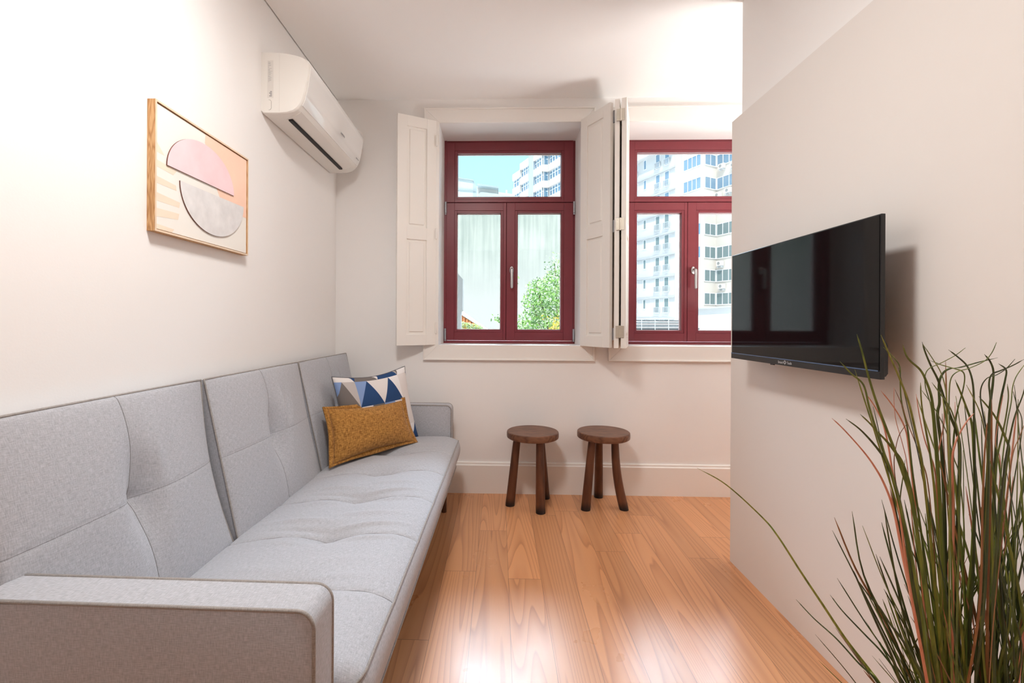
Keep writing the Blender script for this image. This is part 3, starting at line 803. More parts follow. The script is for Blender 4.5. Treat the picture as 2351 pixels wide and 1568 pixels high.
stool(0.208, 2.785, [(0.072, 2.770), (0.247, 2.665), (0.298, 2.893)], [(0.115, 2.79), (0.245, 2.715), (0.262, 2.855)], 0.0,
      'dark round three-legged stool nearer the sofa', [(0.0, 0.0)]*3)
stool(0.638, 2.800, [(0.518, 2.722), (0.747, 2.735), (0.637, 2.925)], [(0.560, 2.745), (0.697, 2.757), (0.628, 2.872)], 0.0,
      'dark round three-legged stool nearer the partition, one leg bent outwards', [(0.0, 0.0), (-0.014, 0.0), (0.0, 0.0)])

# ------------------------------------------------------------------ air conditioner
M['ac'] = mat('ac_white_plastic', (0.80, 0.775, 0.73), 0.35, 0.45)
M['acpanel'] = mat('ac_gloss_panel', (0.84, 0.835, 0.82), 0.12, 0.5, coat=0.5)
M['acline'] = mat('ac_joint', (0.30, 0.28, 0.26), 0.6)
M['acdark'] = mat('ac_outlet_dark', (0.008, 0.007, 0.008), 0.6)
M['grey_ink'] = mat('grey_ink', (0.22, 0.22, 0.23), 0.5)
M['sticker'] = mat('grey_sticker', (0.72, 0.69, 0.65), 0.5)
AY0, AY1 = 2.025, 2.850
PR = [(-1.073, 2.317), (-1.040, 2.317), (-0.990, 2.313), (-0.950, 2.308), (-0.913, 2.300), (-0.884, 2.290), (-0.866, 2.278), (-0.8575, 2.262),
      (-0.856, 2.250), (-0.857, 2.225), (-0.861, 2.199), (-0.866, 2.165), (-0.872, 2.135), (-0.880, 2.105), (-0.892, 2.078), (-0.906, 2.060), (-0.925, 2.047), (-0.953, 2.039), (-0.990, 2.036), (-1.060, 2.036), (-1.073, 2.046)]
ac = empty('air_conditioner', (XL, (AY0+AY1)/2, 2.17), 'white wall-mounted split air conditioner high on the left wall', 'air conditioner')
m = MB(); rows = []
cxz = (-1.073, 2.19)
for (y, k) in ((AY0, 0.965), (AY0+0.004, 0.985), (AY0+0.012, 1.0), (AY1-0.012, 1.0), (AY1-0.004, 0.985), (AY1, 0.965)):
    rows.append([m.bm.verts.new((cxz[0] + (p[0]-cxz[0])*k, y, cxz[1] + (p[1]-cxz[1])*k)) for p in PR])
n = len(PR)
for i in range(len(rows)-1):
    for k in range(n): m.bm.faces.new((rows[i][k], rows[i][(k+1)%n], rows[i+1][(k+1)%n], rows[i+1][k]))
m.bm.faces.new(rows[0]); m.bm.faces.new(list(reversed(rows[-1])))
body = m.build('casing', M['ac'], ac, smooth='auto')
def skin(name, idx, y0, y1, off, m_, parent, t=0.002):
    pts = [Vector((PR[i][0], 0, PR[i][1])) for i in idx]; out = []
    for i, p in enumerate(pts):
        d = (pts[min(i+1, len(pts)-1)] - pts[max(i-1, 0)]).normalized(); nn = Vector((-d.z, 0, d.x))
        if nn.x < 0 and abs(nn.x) > 0.05 or (abs(nn.x) <= 0.05 and nn.z > 0 and p.z < 2.1): nn = -nn
        out.append((p + nn*off, p - nn*t))
    mm = MB(); poly = [o_[0] for o_ in out] + [o_[1] for o_ in reversed(out)]
    mm.prism([(q.x, y0, q.z) for q in poly], (0, y1-y0, 0), bev=0.0008, seg=1)
    return mm.build(name, m_, parent, smooth='auto')
skin('front_panel', [6, 7, 8, 9, 10, 11, 12, 13, 14], AY0+0.014, AY1-0.014, 0.0022, M['acpanel'], ac)
flap = skin('air_flap', [15, 16, 17], 2.060, 2.775, 0.0016, M['ac'], ac)
MB().box(-0.975, -0.957, 2.085, 2.755, 2.030, 2.046).build('air_outlet', M['acdark'], ac)
MB().box(-0.983, -0.9755, 2.082, 2.758, 2.0335, 2.040, bev=0.0005).build('outlet_lip', M['ac'], ac)
m = MB(); m.box(-0.9905, -0.9895, AY0-0.0008, AY0+0.002, 2.045, 2.305).build('end_joint', M['sticker'], body)
st = MB().box(-1.045, -1.018, AY0-0.0007, AY0+0.001, 2.107, 2.275).build('rating_sticker', M['sticker'], body)
m = MB(); random.seed(3)
for k in range(22):
    z = 2.268 - k*0.0042
    m.box(-1.041, -1.041 + random.uniform(0.004, 0.018), AY0-0.0010, AY0, z, z+0.0008)
for k in range(4): m.box(-1.036+0.004*(k % 2), -1.024, AY0-0.0010, AY0, 2.114+k*0.0065, 2.1175+k*0.0065)
m.build('sticker_print', M['grey_ink'], st)
m = MB(); arc = [(-1.038, AY0-0.0004, 2.099), (-1.030, AY0-0.0004, 2.097), (-1.0265, AY0-0.0004, 2.090), (-1.0265, AY0-0.0004, 2.062), (-1.030, AY0-0.0004, 2.055), (-1.038, AY0-0.0004, 2.053)]
m.tube(arc, 0.0007, 6).build('knockout_line', M['acline'], body)
text_part('brand_lettering', 'SAMSUNG', 0.014, M['grey_ink'], ac, (-0.8625, 2.49, 2.130), (0, 1, 0), (0.22, 0, 1))
m = MB(); m.box(-0.876, -0.8755, 2.7, 2.7, 2.1, 2.1) if False else None
text_part('small_lettering', 'Digital Inverter', 0.0085, M['grey_ink'], ac, (-0.8735, 2.785, 2.104), (0, 1, 0), (0.35, 0, 1))

# ------------------------------------------------------------------ framed artwork
M['oak'] = wood('oak_frame', (0.66, 0.41, 0.20), (0.56, 0.31, 0.13), (0.42, 0.21, 0.08), 'Z', 0.5, 7.0, (30, 30, 4))
M['paleoak'] = mat('pale_oak_lip', (0.78, 0.62, 0.46), 0.5, var=0.08, scale=30)
M['paper'] = mat('art_paper', (0.84, 0.82, 0.77), 0.8, 0.2)
M['pink'] = mat('art_pink', (0.86, 0.63, 0.66), 0.85, 0.2, var=0.07, scale=9)
M['gray'] = mat('art_grey', (0.73, 0.72, 0.72), 0.85, 0.2, var=0.08, scale=22)
M['peach'] = mat('art_peach', (0.93, 0.64, 0.50), 0.85, 0.2, var=0.08, scale=5)
M['beige'] = mat('art_beige', (0.82, 0.71, 0.58), 0.85, 0.2, var=0.05, scale=9)
M['artedge'] = mat('art_cut_edge', (0.16, 0.06, 0.04), 0.7)
PY0, PY1, PZ0, PZ1, PXF = 1.361, 1.878, 1.377, 1.779, -1.047
pic = empty('framed_artwork', (XL, (PY0+PY1)/2, (PZ0+PZ1)/2), 'oak-framed abstract print with pink and grey half discs on the left wall', 'picture')
w = 0.006
for q in ((PY0, PY0+w, PZ0, PZ1), (PY1-w, PY1, PZ0, PZ1), (PY0+w, PY1-w, PZ0, PZ0+w), (PY0+w, PY1-w, PZ1-w, PZ1)):
    fs_ = MB().box(XL, PXF, *q, bev=0.0006).build('frame_side', M['oak'], pic)
    MB().box(PXF-0.0002, PXF+0.0006, *q).build('frame_lip', M['paleoak'], fs_)
cx0, cx1, cz0, cz1 = PY0+w+0.003, PY1-w-0.003, PZ0+w+0.003, PZ1-w-0.003
XC = PXF-0.004
canvas = MB().box(XL+0.002, XC, cx0, cx1, cz0, cz1).build('canvas', M['paper'], pic)
def ap(u, v): return (PY0 + 0.517*u, PZ0 + 0.402*v)
def flat(name, pts, m_, x, th, clip=True):
    q = []
    for (u, v) in pts:
        y, z = ap(u, v); q.append((x, min(max(y, cx0), cx1), min(max(z, cz0), cz1)))
    return MB().prism(q, (th, 0, 0)).build(name, m_, canvas)
flat('painted_shape', [(0.47, 1.0), (0.99, 1.0), (0.99, 0.382), (0.80, 0.385), (0.638, 0.47), (0.605, 0.53), (0.464, 0.90)], M['peach'], XC, 0.0003)
for (a, b, c_, d) in (((0, .69), (0, .62), (.02, .61), (.085, .605)), ((0, .55), (0, .498), (.16, .485), (.19, .53)), ((0, .425), (0, .371), (.19, .37), (.185, .41)),
                      ((0, .30), (0, .236), (.215, .24), (.222, .285)), ((0, .18), (0, .115), (.205, .14), (.215, .192)), ((0, .06), (0, .02), (.15, .02), (.17, .052))):
    flat('painted_stripe', [a, b, c_, d], M['beige'], XC, 0.0003)
def halfdisc(name, P, Q, H_, side, m_, pw=1.0):
    """half disc on the chord P-Q (unit coordinates), height H_, raised off the paper"""
    pts = []
    for k in range(41):
        a = PI*k/40; u = 0.5 - 0.5*math.cos(a); v = math.sin(a)**pw
        pts.append((P[0] + (Q[0]-P[0])*u, P[1] + (Q[1]-P[1])*u + side*H_*v))
    y_z = [ap(*p) for p in pts]
    bm = MB(); a = [bm.bm.verts.new((XC+0.0005, p[0], p[1])) for p in y_z]; b = [bm.bm.verts.new((XC+0.0045, p[0], p[1])) for p in y_z]
    bm.bm.faces.new(a); f = bm.bm.faces.new(list(reversed(b)))
    for k in range(len(a)):
        g = bm.bm.faces.new((a[k], b[k], b[(k+1)%len(a)], a[(k+1)%len(a)])); g.material_index = 1
    return bm.build(name, [m_, M['artedge']], canvas)
halfdisc('raised_half_disc', (0.097, 0.540), (0.799, 0.547), 0.335, 1, M['pink'])
halfdisc('raised_half_disc', (0.211, 0.463), (0.930, 0.480), 0.370, -1, M['gray'])

# ------------------------------------------------------------------ television
M['screen'] = mat('tv_screen_glass', (0.004, 0.004, 0.0045), 0.05, 0.25)
M['tvblack'] = mat('tv_black_plastic', (0.010, 0.010, 0.011), 0.3, 0.5)
M['tvback'] = mat('tv_housing', (0.035, 0.035, 0.04), 0.45, 0.4)
M['tvline'] = mat('tv_ridge_blue_glint', (0.10, 0.16, 0.28), 0.15, 0.6, metal=0.5)  # glossy ridge; the bluish reflection on it is painted into its colour
T0 = Vector((0.977, 1.200, 0)); T1 = Vector((0.972, 1.940, 0)); tx = (T1-T0).normalized(); tn = Vector((-tx.y, tx.x, 0))   # towards the room
if tn.x > 0: tn = -tn
tz0, tz1 = 0.9605, 1.3865
tv = empty('television', ((T0+T1)/2 + Vector((0, 0, 1.17))), 'black flat-screen television on the right partition', 'television')
def tvb(name, u0, u1, z0, z1, d0, d1, m_, parent, bev=0.0008):
    c = T0 + tx*(u0+u1)/2 - tn*(d0+d1)/2 + Vector((0, 0, (z0+z1)/2))
    return MB().obox(c, tx, tn, (0, 0, 1), abs(u1-u0)/2, abs(d1-d0)/2, (z1-z0)/2, bev=bev).build(name, m_, parent)
LT = (T1-T0).length
fr = tvb('bezel', 0, LT, tz0, tz1, 0.001, 0.012, M['tvblack'], tv)
tvb('screen', 0.004, LT-0.004, tz0+0.0235, tz1-0.004, -0.0004, 0.002, M['screen'], tv, 0)
tvb('chin', 0.0, LT, tz0, tz0+0.0195, -0.0008, 0.002, M['tvblack'], tv, 0.0003)
tvb('trim_line', 0.006, LT, tz0+0.0200, tz0+0.0230, -0.0010, 0.001, M['tvline'], tv, 0)
m = MB()
q = [T0 + tx*0.030 - tn*0.012 + Vector((0, 0, tz0+0.004)), T0 + tx*0.030 - tn*0.040 + Vector((0, 0, tz0+0.004)), T0 + tx*0.030 - tn*0.046 + Vector((0, 0, tz0+0.012)),
     T0 + tx*0.030 - tn*0.046 + Vector((0, 0, tz0+0.085)), T0 + tx*0.030 - tn*0.026 + Vector((0, 0, tz0+0.125)), T0 + tx*0.030 - tn*0.026 + Vector((0, 0, tz1-0.03)), T0 + tx*0.030 - tn*0.012 + Vector((0, 0, tz1-0.03))]
m.prism(q, tx*(LT-0.06), bev=0.002, seg=2); m.build('rear_housing', M['tvback'], tv)
m = MB(); m.obox(T0 + tx*LT*0.5 - tn*0.055 + Vector((0,0,1.20)), tx, tn, (0,0,1), 0.11, 0.012, 0.10, bev=0.002)
m.obox(Vector((XP-0.008, 1.57, 1.20)), (1,0,0), (0,1,0), (0,0,1), 0.008, 0.09, 0.10, bev=0.002)
m.obox(Vector((1.045, 1.57, 1.20)), (1,0,0), (0,1,0), (0,0,1), 0.035, 0.03, 0.05, bev=0.002)
m.build('wall_bracket', M['tvblack'], tv)
lc = T0 + tx*0.385 + tn*0.0012
ink = mat('tv_logo_ink', (0.55, 0.55, 0.56), 0.4)
text_part('brand_lettering', 'Smart', 0.0125, ink, tv, lc + tx*0.0235 + Vector((0,0,tz0+0.010)), -tx, (0,0,1), 0.0002)
text_part('brand_lettering', 'Tech', 0.0125, ink, tv, lc - tx*0.0230 + Vector((0,0,tz0+0.010)), -tx, (0,0,1), 0.0002)
m = MB()
for r_, s_ in ((0.0065, 0), ):
    c = lc + Vector((0, 0, tz0+0.0115))
    for k in range(4):
        a0, a1 = PI/2*k, PI/2*(k+1)
        p = [c + (tx*math.cos(a)*r + Vector((0,0,1))*math.sin(a)*r) for a, r in ((a0, .0075), (a1, .0075), (a1, .0045), (a0, .0045))]
        m.prism(p, tn*0.0003)
m.build('logo_emblem', ink, tv)
tvb('ir_sensor', 0.455, 0.475, tz0-0.004, tz0, 0.003, 0.008, M['tvback'], tv, 0)

# ------------------------------------------------------------------ grass plant in a pot
def blade_mat(name, c1, c2):
    m, n, l, b = nt(name)
    tc = n.new('ShaderNodeTexCoord'); mp = n.new('ShaderNodeMapping'); mp.inputs['Scale'].default_value = (160, 160, 6)
    l.new(tc.outputs['Object'], mp.inputs[0])
    t = n.new('ShaderNodeTexNoise'); t.inputs['Scale'].default_value = 1.0; t.inputs['Detail'].default_value = 3; l.new(mp.outputs[0], t.inputs['Vector'])
    r = n.new('ShaderNodeValToRGB'); r.color_ramp.elements[0].position = 0.35; r.color_ramp.elements[1].position = 0.65
    r.color_ramp.elements[0].color = (*c1, 1); r.color_ramp.elements[1].color = (*c2, 1)
    l.new(t.outputs['Fac'], r.inputs[0]); l.new(r.outputs[0], b.inputs['Base Color']); b.inputs['Roughness'].default_value = 0.45
    return m
M['bl_dark'] = blade_mat('grass_dark_green', (0.030, 0.045, 0.012), (0.085, 0.115, 0.028))
M['bl_mid'] = blade_mat('grass_mid_green', (0.080, 0.12, 0.018), (0.20, 0.24, 0.04))
M['bl_lite'] = blade_mat('grass_olive_green', (0.12, 0.16, 0.02), (0.30, 0.31, 0.05))
M['bl_red'] = blade_mat('grass_russet', (0.22, 0.085, 0.035), (0.36, 0.17, 0.06))
M['bl_or'] = blade_mat('grass_salmon', (0.62, 0.22, 0.13), (0.72, 0.33, 0.22))
M['pot'] = mat('plant_pot_ceramic', (0.62, 0.60, 0.57), 0.5, var=0.05)
M['soil'] = mat('potting_soil', (0.04, 0.028, 0.02), 0.95, bump=0.6, bscale=90)
PX_, PY_ = 0.845, 0.800
plant = empty('grass_plant', (PX_, PY_, 0), 'tall artificial grass plant with green and russet blades by the right wall', 'plant')
m = MB(); m.lathe((PX_, PY_, 0), [(0.085, 0.0), (0.092, 0.006), (0.118, 0.23), (0.122, 0.25), (0.112, 0.25), (0.108, 0.225)], 40); m.build('pot', M['pot'], plant, smooth='auto')
m = MB(); m.lathe((PX_, PY_, 0), [(0.109, 0.215), (0.107, 0.232), (0.05, 0.236), (0.01, 0.238)], 40); m.build('soil', M['soil'], plant, smooth='auto')
random.seed(11)
def unpx(u, v, Y):
    a = (u-1115.5)/FPX; d = (v-742.2)/FPX
    xr = a + d*0.005; dr = d - a*0.005
    rx = xr*math.cos(PSI) + math.sin(PSI); ry = math.cos(PSI) - xr*math.sin(PSI)
    t_ = Y/ry; return Vector((rx*t_, Y, 1.10 - dr*t_))
def cr(pts, per=7):
    out = []; P = [pts[0]*2-pts[1]] + pts + [pts[-1]*2-pts[-2]]
    for i in range(1, len(P)-2):
        for k in range(per):
            t_ = k/per; a, b, c, d = P[i-1], P[i], P[i+1], P[i+2]
            out.append(0.5*((b*2) + (c-a)*t_ + (a*2-b*5+c*4-d)*t_*t_ + (b*3-a-c*3+d)*t_**3))
    out.append(P[-2]); return out
MBB = {'grass_blades': MB(), 'russet_blades': MB()}
GI = {'d': ('grass_blades', 0), 'm': ('grass_blades', 1), 'l': ('grass_blades', 2), 'r': ('russet_blades', 0), 'o': ('russet_blades', 1)}
def blade(pts, w0, w1, key):
    """pts root -> tip; tapering folded ribbon"""
    nm, mi = GI[key]; mb = MBB[nm]; n = len(pts); ang = random.uniform(-0.7, 0.7)
    wd = Vector((math.cos(ang), -math.sin(ang)*0.8, 0)); rows = []
    for i, p in enumerate(pts):
        d = (pts[min(i+1, n-1)] - pts[max(i-1, 0)]).normalized()
        a = (wd - d*wd.dot(d)).normalized(); b = a.cross(d).normalized()
        f = i/(n-1); w = (w0 + (w1-w0)*f**0.62)/2
        if f > 0.96: w *= max(0.25, (1-f)/0.04)
        th = w*0.22 + 0.0002
        rows.append([mb.bm.verts.new(q) for q in (p - a*w, p - b*th*1.6, p + a*w, p + b*th)])
    for i in range(n-1):
        for k in range(4):
            f = mb.bm.faces.new((rows[i][k], rows[i][(k+1)%4], rows[i+1][(k+1)%4], rows[i+1][k])); f.material_index = mi
    for r_ in (rows[0], rows[-1]):
        f = mb.bm.faces.new(r_); f.material_index = mi
def clampx(p):
    return Vector((min(p.x, 1.062), p.y, p.z))
def traced(px, Y0, Y1, key, w0=0.0048, w1=0.0022, s=None, o=(0, 0)):
    """px tip -> lower end; followed down to the soil"""
    if s: px = [(o[0]+a/s, o[1]+b/s) for a, b in px]
    n = len(px); pts = [unpx(u, v, Y1 + (Y0-Y1)*i/(n-1)) for i, (u, v) in enumerate(px)]
    last = pts[-1]; d = (pts[-1]-pts[-2]).normalized()
    rx = PX_ + (last.x-PX_)*0.35 + random.uniform(-0.02, 0.02); rx = min(max(rx, PX_-0.085), PX_+0.085)
    root = Vector((rx, PY_ + random.uniform(-0.05, 0.05), 0.225))
    if last.z > 0.30: pts += [last + (root-last)*0.45 + d*0.03, root]
    pts = [clampx(p) for p in reversed(pts)]
    blade(cr(pts), w0, w1, key)
A = (4.612, (1900, 760)); B2 = (1.940, (1580, 760)); C2 = (4.267, (1800, 1250))
TR = [
 ([(310,35),(360,200),(430,470),(520,760),(640,1080),(780,1450),(900,1850),(1020,2600),(1120,3300)], A, .74, .72, 'm'),
 ([(565,42),(650,240),(770,520),(860,760),(930,1060),(1000,1400),(1060,1900),(1130,2600),(1200,3300)], A, .76, .70, 'l'),
 ([(133,325),(250,450),(380,570),(440,800),(520,1060),(600,1300),(690,1560),(850,2200),(1000,3000),(1060,3500)], A, .72, .72, 'm'),
 ([(590,170),(700,280),(765,380),(770,560),(785,760),(850,1050),(900,1500),(1000,2200),(1130,3200)], A, .80, .80, 'm'),
 ([(795,140),(830,250),(880,320),(980,410),(1040,520),(1100,700),(1130,950),(1160,1300),(1200,2000),(1250,3000)], A, .78, .76, 'm'),
 ([(1000,115),(1040,240),(1100,380),(1170,520),(1230,700),(1300,900),(1370,1080),(1400,1300),(1380,2000),(1340,3000)], A, .82, .80, 'd'),
 ([(1010,140),(1110,290),(1200,440),(1250,620),(1265,850),(1280,1200),(1290,1700),(1290,2600),(1300,3300)], A, .74, .72, 'l'),
 ([(1460,178),(1350,260),(1190,345),(1080,395),(1035,470),(1040,600),(1100,820),(1130,1150),(1170,1700),(1230,2600),(1260,3300)], A, .80, .78, 'm'),
 ([(1790,120),(1740,230),(1660,320),(1500,395),(1380,430),(1310,500),(1290,650),(1290,900),(1300,1300),(1310,2000),(1330,3000)], A, .76, .74, 'm'),
 ([(1800,283),(1600,330),(1400,385),(1290,400),(1220,450),(1180,560),(1185,760),(1165,900),(1210,1300),(1240,2000),(1270,3000)], A, .84, .82, 'd'),
 ([(1280,198),(1380,275),(1470,360),(1520,470),(1545,620),(1550,850),(1555,1200),(1560,1800),(1540,2600),(1500,3300)], A, .78, .76, 'd'),
 ([(1080,310),(1210,360),(1350,400),(1430,430),(1452,500),(1430,640),(1380,820),(1350,1000),(1330,1300),(1340,2000),(1360,3000)], A, .82, .80, 'm'),
 ([(1660,245),(1720,320),(1755,420),(1750,560),(1725,750),(1710,1000),(1700,1400),(1660,2100),(1600,3200)], A, .80, .78, 'd'),
 ([(1985,297),(1890,400),(1790,465),(1690,500),(1630,590),(1620,720),(1650,900),(1700,1200),(1690,1800),(1620,3000)], A, .76, .74, 'd'),
 ([(1810,345),(1890,410),(1880,520),(1840,700),(1800,950),(1780,1300),(1760,1800),(1700,2800)], A, .84, .82, 'd'),
 ([(2080,300),(1960,365),(1830,420),(1740,460),(1710,560),(1725,750),(1710,1100),(1700,1800),(1650,3000)], A, .74, .74, 'd'),
 ([(2090,350),(2000,480),(1960,600),(1945,760),(1900,1000),(1850,1400),(1800,2000),(1700,3200)], A, .78, .76, 'm'),
 ([(985,545),(990,700),(1010,880),(1050,1100),(1100,1400),(1150,1900),(1200,2800)], A, .76, .74, 'l'),
 ([(1000,630),(1080,740),(1180,900),(1270,1100),(1340,1350),(1400,1560),(1450,2200),(1420,3200)], A, .80, .78, 'm'),
 ([(1105,545),(1190,660),(1290,800),(1350,950),(1390,1120),(1400,1400),(1390,2200),(1370,3200)], A, .74, .72, 'm'),
 ([(1350,515),(1420,680),(1480,840),(1530,1000),(1550,1300),(1560,1700),(1530,2400),(1470,3200)], A, .80, .78, 'm'),
 ([(1470,570),(1560,740),(1620,880),(1660,1050),(1690,1300),(1680,1900),(1620,3000)], A, .76, .74, 'l'),
 ([(1600,690),(1720,830),(1800,950),(1870,1100),(1920,1250),(1880,1500),(1820,2200),(1740,3200)], A, .78, .76, 'm'),
 ([(1903,560),(1915,700),(1890,900),(1850,1100),(1790,1400),(1760,2000),(1700,3000)], A, .80, .78, 'm'),
 ([(1965,640),(2010,800),(2060,950),(2040,1200),(1960,1700),(1880,2400),(1800,3200)], A, .82, .80, 'd'),
 ([(2100,560),(2060,700),(1990,880),(1940,1080),(1880,1400),(1820,2000),(1750,3000)], A, .74, .72, 'd'),
 ([(45,922),(150,1020),(280,1160),(400,1300),(500,1440),(600,1620),(700,1900),(800,2400),(960,3200)], A, .70, .70, 'o'),
 ([(195,930),(330,1030),(440,1140),(540,1260),(620,1380),(720,1650),(820,2100),(960,3000)], A, .74, .74, 'd'),
 ([(345,880),(440,970),(530,1070),(620,1160),(700,1260),(800,1420),(900,1800),(1040,2800)], A, .78, .76, 'm'),
 ([(415,675),(500,800),(580,960),(640,1200),(680,1450),(760,1900),(900,2800)], A, .78, .78, 'o'),
 ([(565,632),(660,750),(760,900),(830,1060),(860,1250),(900,1600),(980,2400),(1060,3200)], A, .80, .80, 'o'),
 ([(705,600),(705,760),(725,950),(790,1180),(840,1400),(880,1800),(980,2800)], A, .82, .82, 'o'),
 ([(715,620),(780,770),(850,980),(930,1180),(1000,1380),(1060,1600),(1120,2200),(1180,3200)], A, .76, .76, 'r'),
 ([(938,665),(970,880),(1020,1120),(1080,1300),(1130,1450),(1170,1800),(1220,2800)], A, .78, .78, 'o'),
 ([(1215,690),(1235,850),(1230,1000),(1200,1150),(1150,1450),(1170,2000),(1220,3000)], A, .84, .82, 'o'),
 ([(1350,750),(1350,950),(1340,1150),(1330,1500),(1340,2200)], A, .82, .82, 'o'),
 ([(1860,680),(1830,830),(1800,1000),(1780,1200),(1830,1400),(1800,2000)], A, .82, .82, 'o'),
 ([(1550,870),(1480,950),(1400,1080),(1350,1200),(1320,1400),(1330,2000)], A, .76, .76, 'o'),
 ([(1690,970),(1680,1100),(1660,1350),(1640,1900),(1600,3000)], A, .72, .72, 'r'),
 ([(2080,1000),(2030,1130),(1970,1280),(1920,1600),(1840,2300),(1740,3300)], A, .72, .72, 'r'),
 ([(840,980),(760,1100),(720,1250),(705,1400),(730,1650),(850,2300),(1000,3200)], A, .76, .76, 'r'),
 ([(40,610),(170,685),(330,830),(400,915),(500,1070),(600,1220),(700,1370),(800,1500),(850,1568),(1000,1800)], B2, .80, .92, 'l'),
 ([(480,1195),(560,1280),(660,1370),(760,1480),(850,1568),(1020,1800)], B2, .78, .84, 'd'),
 ([(632,1175),(690,1250),(790,1355),(870,1440),(960,1568),(1080,1800)], B2, .76, .80, 'd'),
 ([(670,240),(720,350),(820,580),(930,820),(1050,1080),(1150,1357),(1400,2000)], C2, .74, .74, 'd'),
 ([(820,490),(900,640),(1000,840),(1100,1080),(1210,1357),(1450,2000)], C2, .76, .76, 'm'),
 ([(720,345),(830,500),(930,610),(1040,780),(1150,920),(1270,1120),(1400,1400),(1600,2100)], C2, .72, .72, 'd'),
 ([(965,535),(1020,680),(1080,840),(1160,1000),(1260,1180),(1370,1400),(1550,2100)], C2, .78, .78, 'm'),
 ([(978,435),(1070,600),(1180,790),(1300,1000),(1400,1240),(1600,2000)], C2, .80, .80, 'd'),
 ([(1075,600),(1130,770),(1200,960),(1280,1180),(1380,1400),(1600,2100)], C2, .74, .74, 'm'),
]
for (px, so, y0, y1, key) in TR: traced(px, y0, y1, key, 0.0080 if key in 'dml' else 0.0050, 0.0020 if key in 'dml' else 0.0015, so[0], so[1])
# the many blades of the dense middle
for k in range(150):
    key = random.choices('dmlro', (44, 30, 10, 12, 4))[0]
    a = random.uniform(0, 2*PI); rr_ = 0.085*math.sqrt(random.random())
    root = Vector((PX_ + rr_*math.cos(a), PY_ + rr_*math.sin(a)*0.8, 0.225))
    top = random.choice((random.uniform(0.72, 1.04), random.uniform(0.45, 0.85)))
    lean = Vector((random.gauss(0.01, 0.075), random.gauss(0.0, 0.05), 0))
    side = lean.x + (root.x-PX_)*0.8
    pts = []
    for i in range(7):
        f = i/6; p = root + Vector((lean.x + (root.x-PX_)*0.9, lean.y, 0))*f**1.5 + Vector((0, 0, (top-0.225)*f))
        p.x += 0.006*math.sin(f*5 + k); pts.append(clampx(Vector((min(max(p.x, 0.60), 1.06), min(max(p.y, 0.62), 0.95), p.z))))
    blade(cr(pts, 4), random.uniform(0.007, 0.0115), 0.0022, key)
for k in range(130):
    a = random.uniform(0, 2*PI); rr_ = 0.10*math.sqrt(random.random())
    root = Vector((PX_ + rr_*math.cos(a), PY_ + rr_*math.sin(a)*0.8, 0.225)); top = random.uniform(0.42, 0.86)
    lx_ = random.gauss(0.03, 0.10)
    pts = [clampx(Vector((min(max(root.x + (lx_ + (root.x-PX_)*0.6)*f**1.4, 0.62), 1.06), min(max(root.y + random.gauss(0, 0.012), 0.64), 0.95), 0.225 + (top-0.225)*f))) for f in (0, .2, .4, .6, .8, 1)]
    blade(cr(pts, 4), random.uniform(0.006, 0.010), 0.0020, random.choices('dmlr', (55, 27, 8, 10))[0])
# short fine tufts near the bottom left and right
for k in range(36):
    a = random.choice((-1, -1, 1)); root = Vector((PX_ + a*random.uniform(0.02, 0.09), PY_ + random.uniform(-0.07, 0.05), 0.225))
    L_ = random.uniform(0.22, 0.42); sp = a*random.uniform(0.05, 0.20)
    pts = [clampx(root + Vector((sp*f**1.3, random.uniform(-0.004, 0.004), L_*f - 0.05*f*f))) for f in (0, .25, .5, .75, 1)]
    blade(cr(pts, 4), 0.0045, 0.0012, random.choice('dddm'))
MBB['grass_blades'].build('grass_blades', [M['bl_dark'], M['bl_mid'], M['bl_lite']], plant, recalc=False)
MBB['russet_blades'].build('russet_blades', [M['bl_red'], M['bl_or']], plant, recalc=False)
# ------------------------------------------------------------------ outside the windows
M['fa'] = mat('pale_grey_render', (0.46, 0.465, 0.465), 0.9, 0.2, var=0.03, scale=0.4)
M['fb'] = mat('cream_render', (0.50, 0.465, 0.425), 0.9, 0.2, var=0.03, scale=0.4)
M['fc'] = mat('white_render', (0.45, 0.43, 0.41), 0.9, 0.2, var=0.04, scale=0.5)
M['pier'] = mat('pier_blue_shade', (0.30, 0.38, 0.46), 0.6, 0.4)  # sky-blue shade on the pier face, put into its colour
M['pane'] = mat('blue_reflecting_pane', (0.11, 0.21, 0.30), 0.15, 0.6)
M['pane2'] = mat('grey_green_pane', (0.14, 0.19, 0.195), 0.2, 0.6)
M['wframe'] = mat('white_window_bar', (0.72, 0.74, 0.76), 0.5)
M['ledge'] = mat('ledge_grey', (0.34, 0.36, 0.38), 0.8)
M['rail'] = mat('galvanised_rail', (0.45, 0.48, 0.50), 0.5, metal=0.2)
M['metalclad'] = mat('pale_metal_cladding', (0.36, 0.41, 0.41), 0.5, 0.4, var=0.05, scale=3)
M['slate'] = mat('grey_sheet_roof', (0.26, 0.32, 0.34), 0.6)
M['acout'] = mat('outdoor_unit_white', (0.66, 0.65, 0.60), 0.5)
M['fan'] = mat('fan_grille', (0.20, 0.21, 0.21), 0.5)
M['tile'] = mat('terracotta_tile', (0.46, 0.17, 0.07), 0.85, var=0.25, scale=14)
M['ground'] = mat('sunlit_ground', (0.50, 0.49, 0.48), 0.9, var=0.1, scale=0.5)
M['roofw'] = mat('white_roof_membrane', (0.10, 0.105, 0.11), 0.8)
M['pipe'] = mat('white_pipe_lagging', (0.16, 0.165, 0.17), 0.5)
